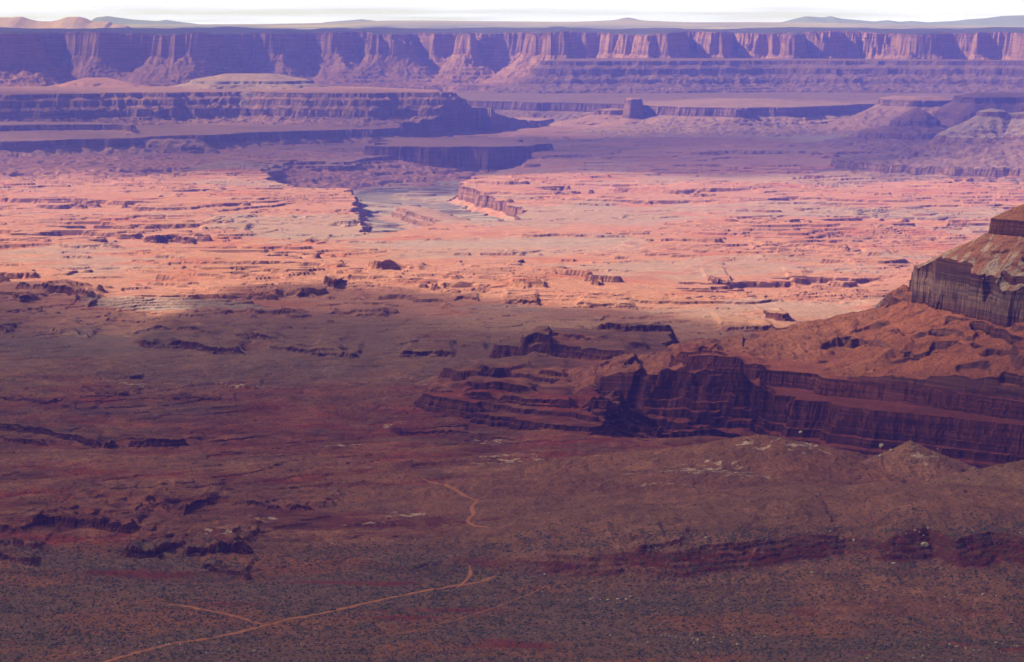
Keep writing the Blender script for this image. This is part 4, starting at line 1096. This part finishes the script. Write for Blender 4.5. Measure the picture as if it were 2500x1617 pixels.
# ------------------------------------------------------------------ clouds that shade the country (high overhead, out of the frame)
EL, AZ = math.radians(42), math.radians(-82)        # sun elevation; bearing from +y, negative = left
SUN = np.array([math.sin(AZ) * math.cos(EL), math.cos(AZ) * math.cos(EL), math.sin(EL)])
def shade_map(x, y):
    """how much cloud stands between the ground and the sun, 0..1"""
    n = .5 * fbm(x / 700, y / 700, 4, 801)
    a = np.zeros_like(x)
    # near country: shade edge bends from left to right
    E = np.array([at_z(px, py, 0) for px, py in [(-600, 690), (-200, 690), (60, 672), (180, 690), (250, 730), (330, 758), (420, 768), (480, 735), (560, 712), (640, 692), (1000, 694), (1120, 722), (1260, 742), (1500, 750), (1700, 775), (1900, 800), (2600, 850), (3400, 900)]])
    ye = np.interp(x, E[:, 0], E[:, 1])
    d = ye - y + 90 * fbm(x / 260, y / 260, 3, 803)
    core = sstep(-40, 60, d) * .64 + sstep(150, 700, d) * .20
    # thinner over the near mesa
    mx, my = at_d(2380, 3480, 700)
    thin = np.exp(-((x - mx) / 330) ** 2 - ((y - my) / 210) ** 2)
    core = core * (1 - .28 * thin)
    a = np.maximum(a, core)
    b = sstep(8050, 8600, y + 500 * n) * (1 - sstep(10000, 10700, y + 500 * n)) * (.62 + .4 * n)
    a = np.maximum(a, b)
    c = sstep(11000, 11300, y + 300 * n) * (1 - sstep(12450, 12750, y + 200 * n)) * .42
    a = np.maximum(a, c)
    lft = 1 - sstep(-700, 600, x + 700 * n)
    e = sstep(11300, 11600, y + 200 * n) * lft * .5
    a = np.maximum(a, e)
    return np.clip(a, 0, .95)
def clouds():
    h = 2300.0
    x = np.linspace(-6500, 6500, 330); y = np.linspace(-2500, 16500, 440)
    X, Y = np.meshgrid(x, y)
    t = h / SUN[2]
    A = shade_map(X, Y)
    puff = 90 * fbm(X / 500, Y / 500, 4, 811)
    i = np.arange(X.size).reshape(X.shape)
    q = np.stack([i[:-1, :-1], i[:-1, 1:], i[1:, 1:], i[1:, :-1]], -1).reshape(-1, 4)
    keep = A.ravel()[q].max(1) > .01
    q = q[keep]
    th = 30 + 160 * A + puff * A
    lo = np.stack([X + SUN[0] * t, Y + SUN[1] * t, np.full(X.shape, h) - 25 * A], -1).reshape(-1, 3)
    hi = np.stack([X + SUN[0] * (t + th / SUN[2]), Y + SUN[1] * (t + th / SUN[2]), h + th], -1).reshape(-1, 3)
    V = np.concatenate([lo, hi]); F = np.concatenate([q[:, ::-1], q + X.size])
    a = np.concatenate([A.ravel(), A.ravel()])
    used = np.zeros(len(V), bool); used[F.ravel()] = True
    rm = np.cumsum(used) - 1; ids = np.nonzero(used)[0]
    m, tt, nodes, links = nt('thin_cloud')
    out = N(tt, 'ShaderNodeOutputMaterial')
    at = N(tt, 'ShaderNodeAttribute', _attribute_name='soil')
    tr = N(tt, 'ShaderNodeBsdfTransparent'); tl = N(tt, 'ShaderNodeBsdfTranslucent'); tl.inputs[0].default_value = (.16, .155, .155, 1)
    df = N(tt, 'ShaderNodeBsdfDiffuse'); df.inputs[0].default_value = (.16, .155, .155, 1)
    mx = N(tt, 'ShaderNodeMixShader'); mx.inputs[0].default_value = .5
    links.new(tl.outputs[0], mx.inputs[1]); links.new(df.outputs[0], mx.inputs[2])
    m2 = N(tt, 'ShaderNodeMixShader')
    # two surfaces crossed: each lets sqrt(1-a) through
    al = math_n(tt, 'SUBTRACT', 1.0, math_n(tt, 'POWER', math_n(tt, 'SUBTRACT', 1.0, at.outputs['Fac']), .5))
    links.new(al, m2.inputs[0]); links.new(tr.outputs[0], m2.inputs[1]); links.new(mx.outputs[0], m2.inputs[2])
    links.new(m2.outputs[0], out.inputs[0])
    s = np.repeat(a[ids][:, None], 3, 1)
    o = mesh_obj('clouds', V[ids], rm[F], m, None, s)
    tag(o, 'broken cloud layer overhead that shades the near and middle country', 'clouds', kind='stuff')
clouds()

# ------------------------------------------------------------------ haze: one closed box of air
HAZE_D = 1.15e-4
def haze():
    x0, x1, y0, y1, z0, z1 = -14000, 14000, -600, 30500, -140, 560
    V = [(x0, y0, z0), (x1, y0, z0), (x1, y1, z0), (x0, y1, z0), (x0, y0, z1), (x1, y0, z1), (x1, y1, z1), (x0, y1, z1)]
    F = [(0, 3, 2, 1), (4, 5, 6, 7), (0, 1, 5, 4), (1, 2, 6, 5), (2, 3, 7, 6), (3, 0, 4, 7)]
    m, t, nodes, links = nt('blue_haze')
    out = N(t, 'ShaderNodeOutputMaterial'); pv = N(t, 'ShaderNodeVolumePrincipled')
    pv.inputs['Color'].default_value = (.11, .125, 1.0, 1)
    pv.inputs['Density'].default_value = HAZE_D
    pv.inputs['Absorption Color'].default_value = (1, 1, 1, 1)
    pv.inputs['Anisotropy'].default_value = 0.0
    links.new(pv.outputs[0], out.inputs['Volume'])
    o = mesh_obj('haze', np.array(V), np.array(F), m)
    tag(o, 'blue haze filling the air out to the mountains', 'haze', kind='stuff')
haze()

# ------------------------------------------------------------------ sky and sun
w = bpy.data.worlds.new('World'); SC.world = w; w.use_nodes = True
t = w.node_tree; t.nodes.clear()
out = N(t, 'ShaderNodeOutputWorld'); bg = N(t, 'ShaderNodeBackground', Strength=.05)
sky = N(t, 'ShaderNodeTexSky'); sky.sky_type = 'NISHITA'; sky.sun_disc = False
sky.sun_elevation = EL; sky.sun_rotation = AZ; sky.altitude = 1800; sky.air_density = .8; sky.dust_density = 1.2; sky.ozone_density = .4
tc = N(t, 'ShaderNodeTexCoord')
mp = N(t, 'ShaderNodeMapping'); mp.inputs['Scale'].default_value = (9, 9, 260)
t.links.new(tc.outputs['Generated'], mp.inputs['Vector'])
nz = N(t, 'ShaderNodeTexNoise', Scale=1.0, Detail=5.0); t.links.new(mp.outputs[0], nz.inputs['Vector'])
rg = N(t, 'ShaderNodeMapRange', **{'From__Min': .38, 'From__Max': .62}); t.links.new(nz.outputs[0], rg.inputs[0])
sp = N(t, 'ShaderNodeSeparateXYZ'); t.links.new(tc.outputs['Generated'], sp.inputs[0])
lowband = N(t, 'ShaderNodeMapRange', **{'From__Min': .008, 'From__Max': .016, 'To__Min': 1.0, 'To__Max': 0.0}); t.links.new(math_n(t, 'ABSOLUTE', sp.outputs[2]), lowband.inputs[0])
ahead = N(t, 'ShaderNodeMapRange', **{'From__Min': .80, 'From__Max': .93}); t.links.new(sp.outputs[1], ahead.inputs[0])
bank = math_n(t, 'MULTIPLY', lowband.outputs[0], ahead.outputs[0])      # added glow strip ahead, over-blue so the sky shows white through the haze
fac = math_n(t, 'MULTIPLY', math_n(t, 'MULTIPLY_ADD', rg.outputs[0], .62, .33), bank)
bw = N(t, 'ShaderNodeRGBToBW'); t.links.new(sky.outputs[0], bw.inputs[0])
grey_sky = mixc(t, .88, sky.outputs[0], bw.outputs[0])          # sky greyed to weaken its blue fill light
cl = mixc(t, fac, grey_sky, (11.4, 12.1, 240.0))
t.links.new(cl, bg.inputs[0]); t.links.new(bg.outputs[0], out.inputs[0])

sl = bpy.data.lights.new('sun', 'SUN'); sl.energy = 5.0; sl.angle = math.radians(.5); sl.color = (1, .91, .885)
so = bpy.data.objects.new('sun', sl); COL.objects.link(so)
from mathutils import Vector
so.rotation_euler = Vector(SUN).to_track_quat('Z', 'Y').to_euler(); so.location = (0, 0, 3000)

# ------------------------------------------------------------------ camera
cam = bpy.data.cameras.new('camera'); co = bpy.data.objects.new('camera', cam); COL.objects.link(co)
cam.sensor_width = 36; cam.lens = FPX / 2500 * 36; cam.clip_start = 1; cam.clip_end = 200000
co.location = (0, 0, CAMZ); co.rotation_euler = (math.pi / 2 - PITCH, 0, 0)
SC.camera = co
SC.view_settings.view_transform = 'Standard'; SC.view_settings.look = 'None'; SC.view_settings.gamma = 1
SC.view_settings.exposure = 1.15
SC.cycles.use_denoising = True
SC.cycles.volume_bounces = 0; SC.cycles.max_bounces = 4; SC.cycles.diffuse_bounces = 2; SC.cycles.transparent_max_bounces = 8
SC.cycles.use_adaptive_sampling = True
print('script done', round(time.time() - T0, 1), flush=True)
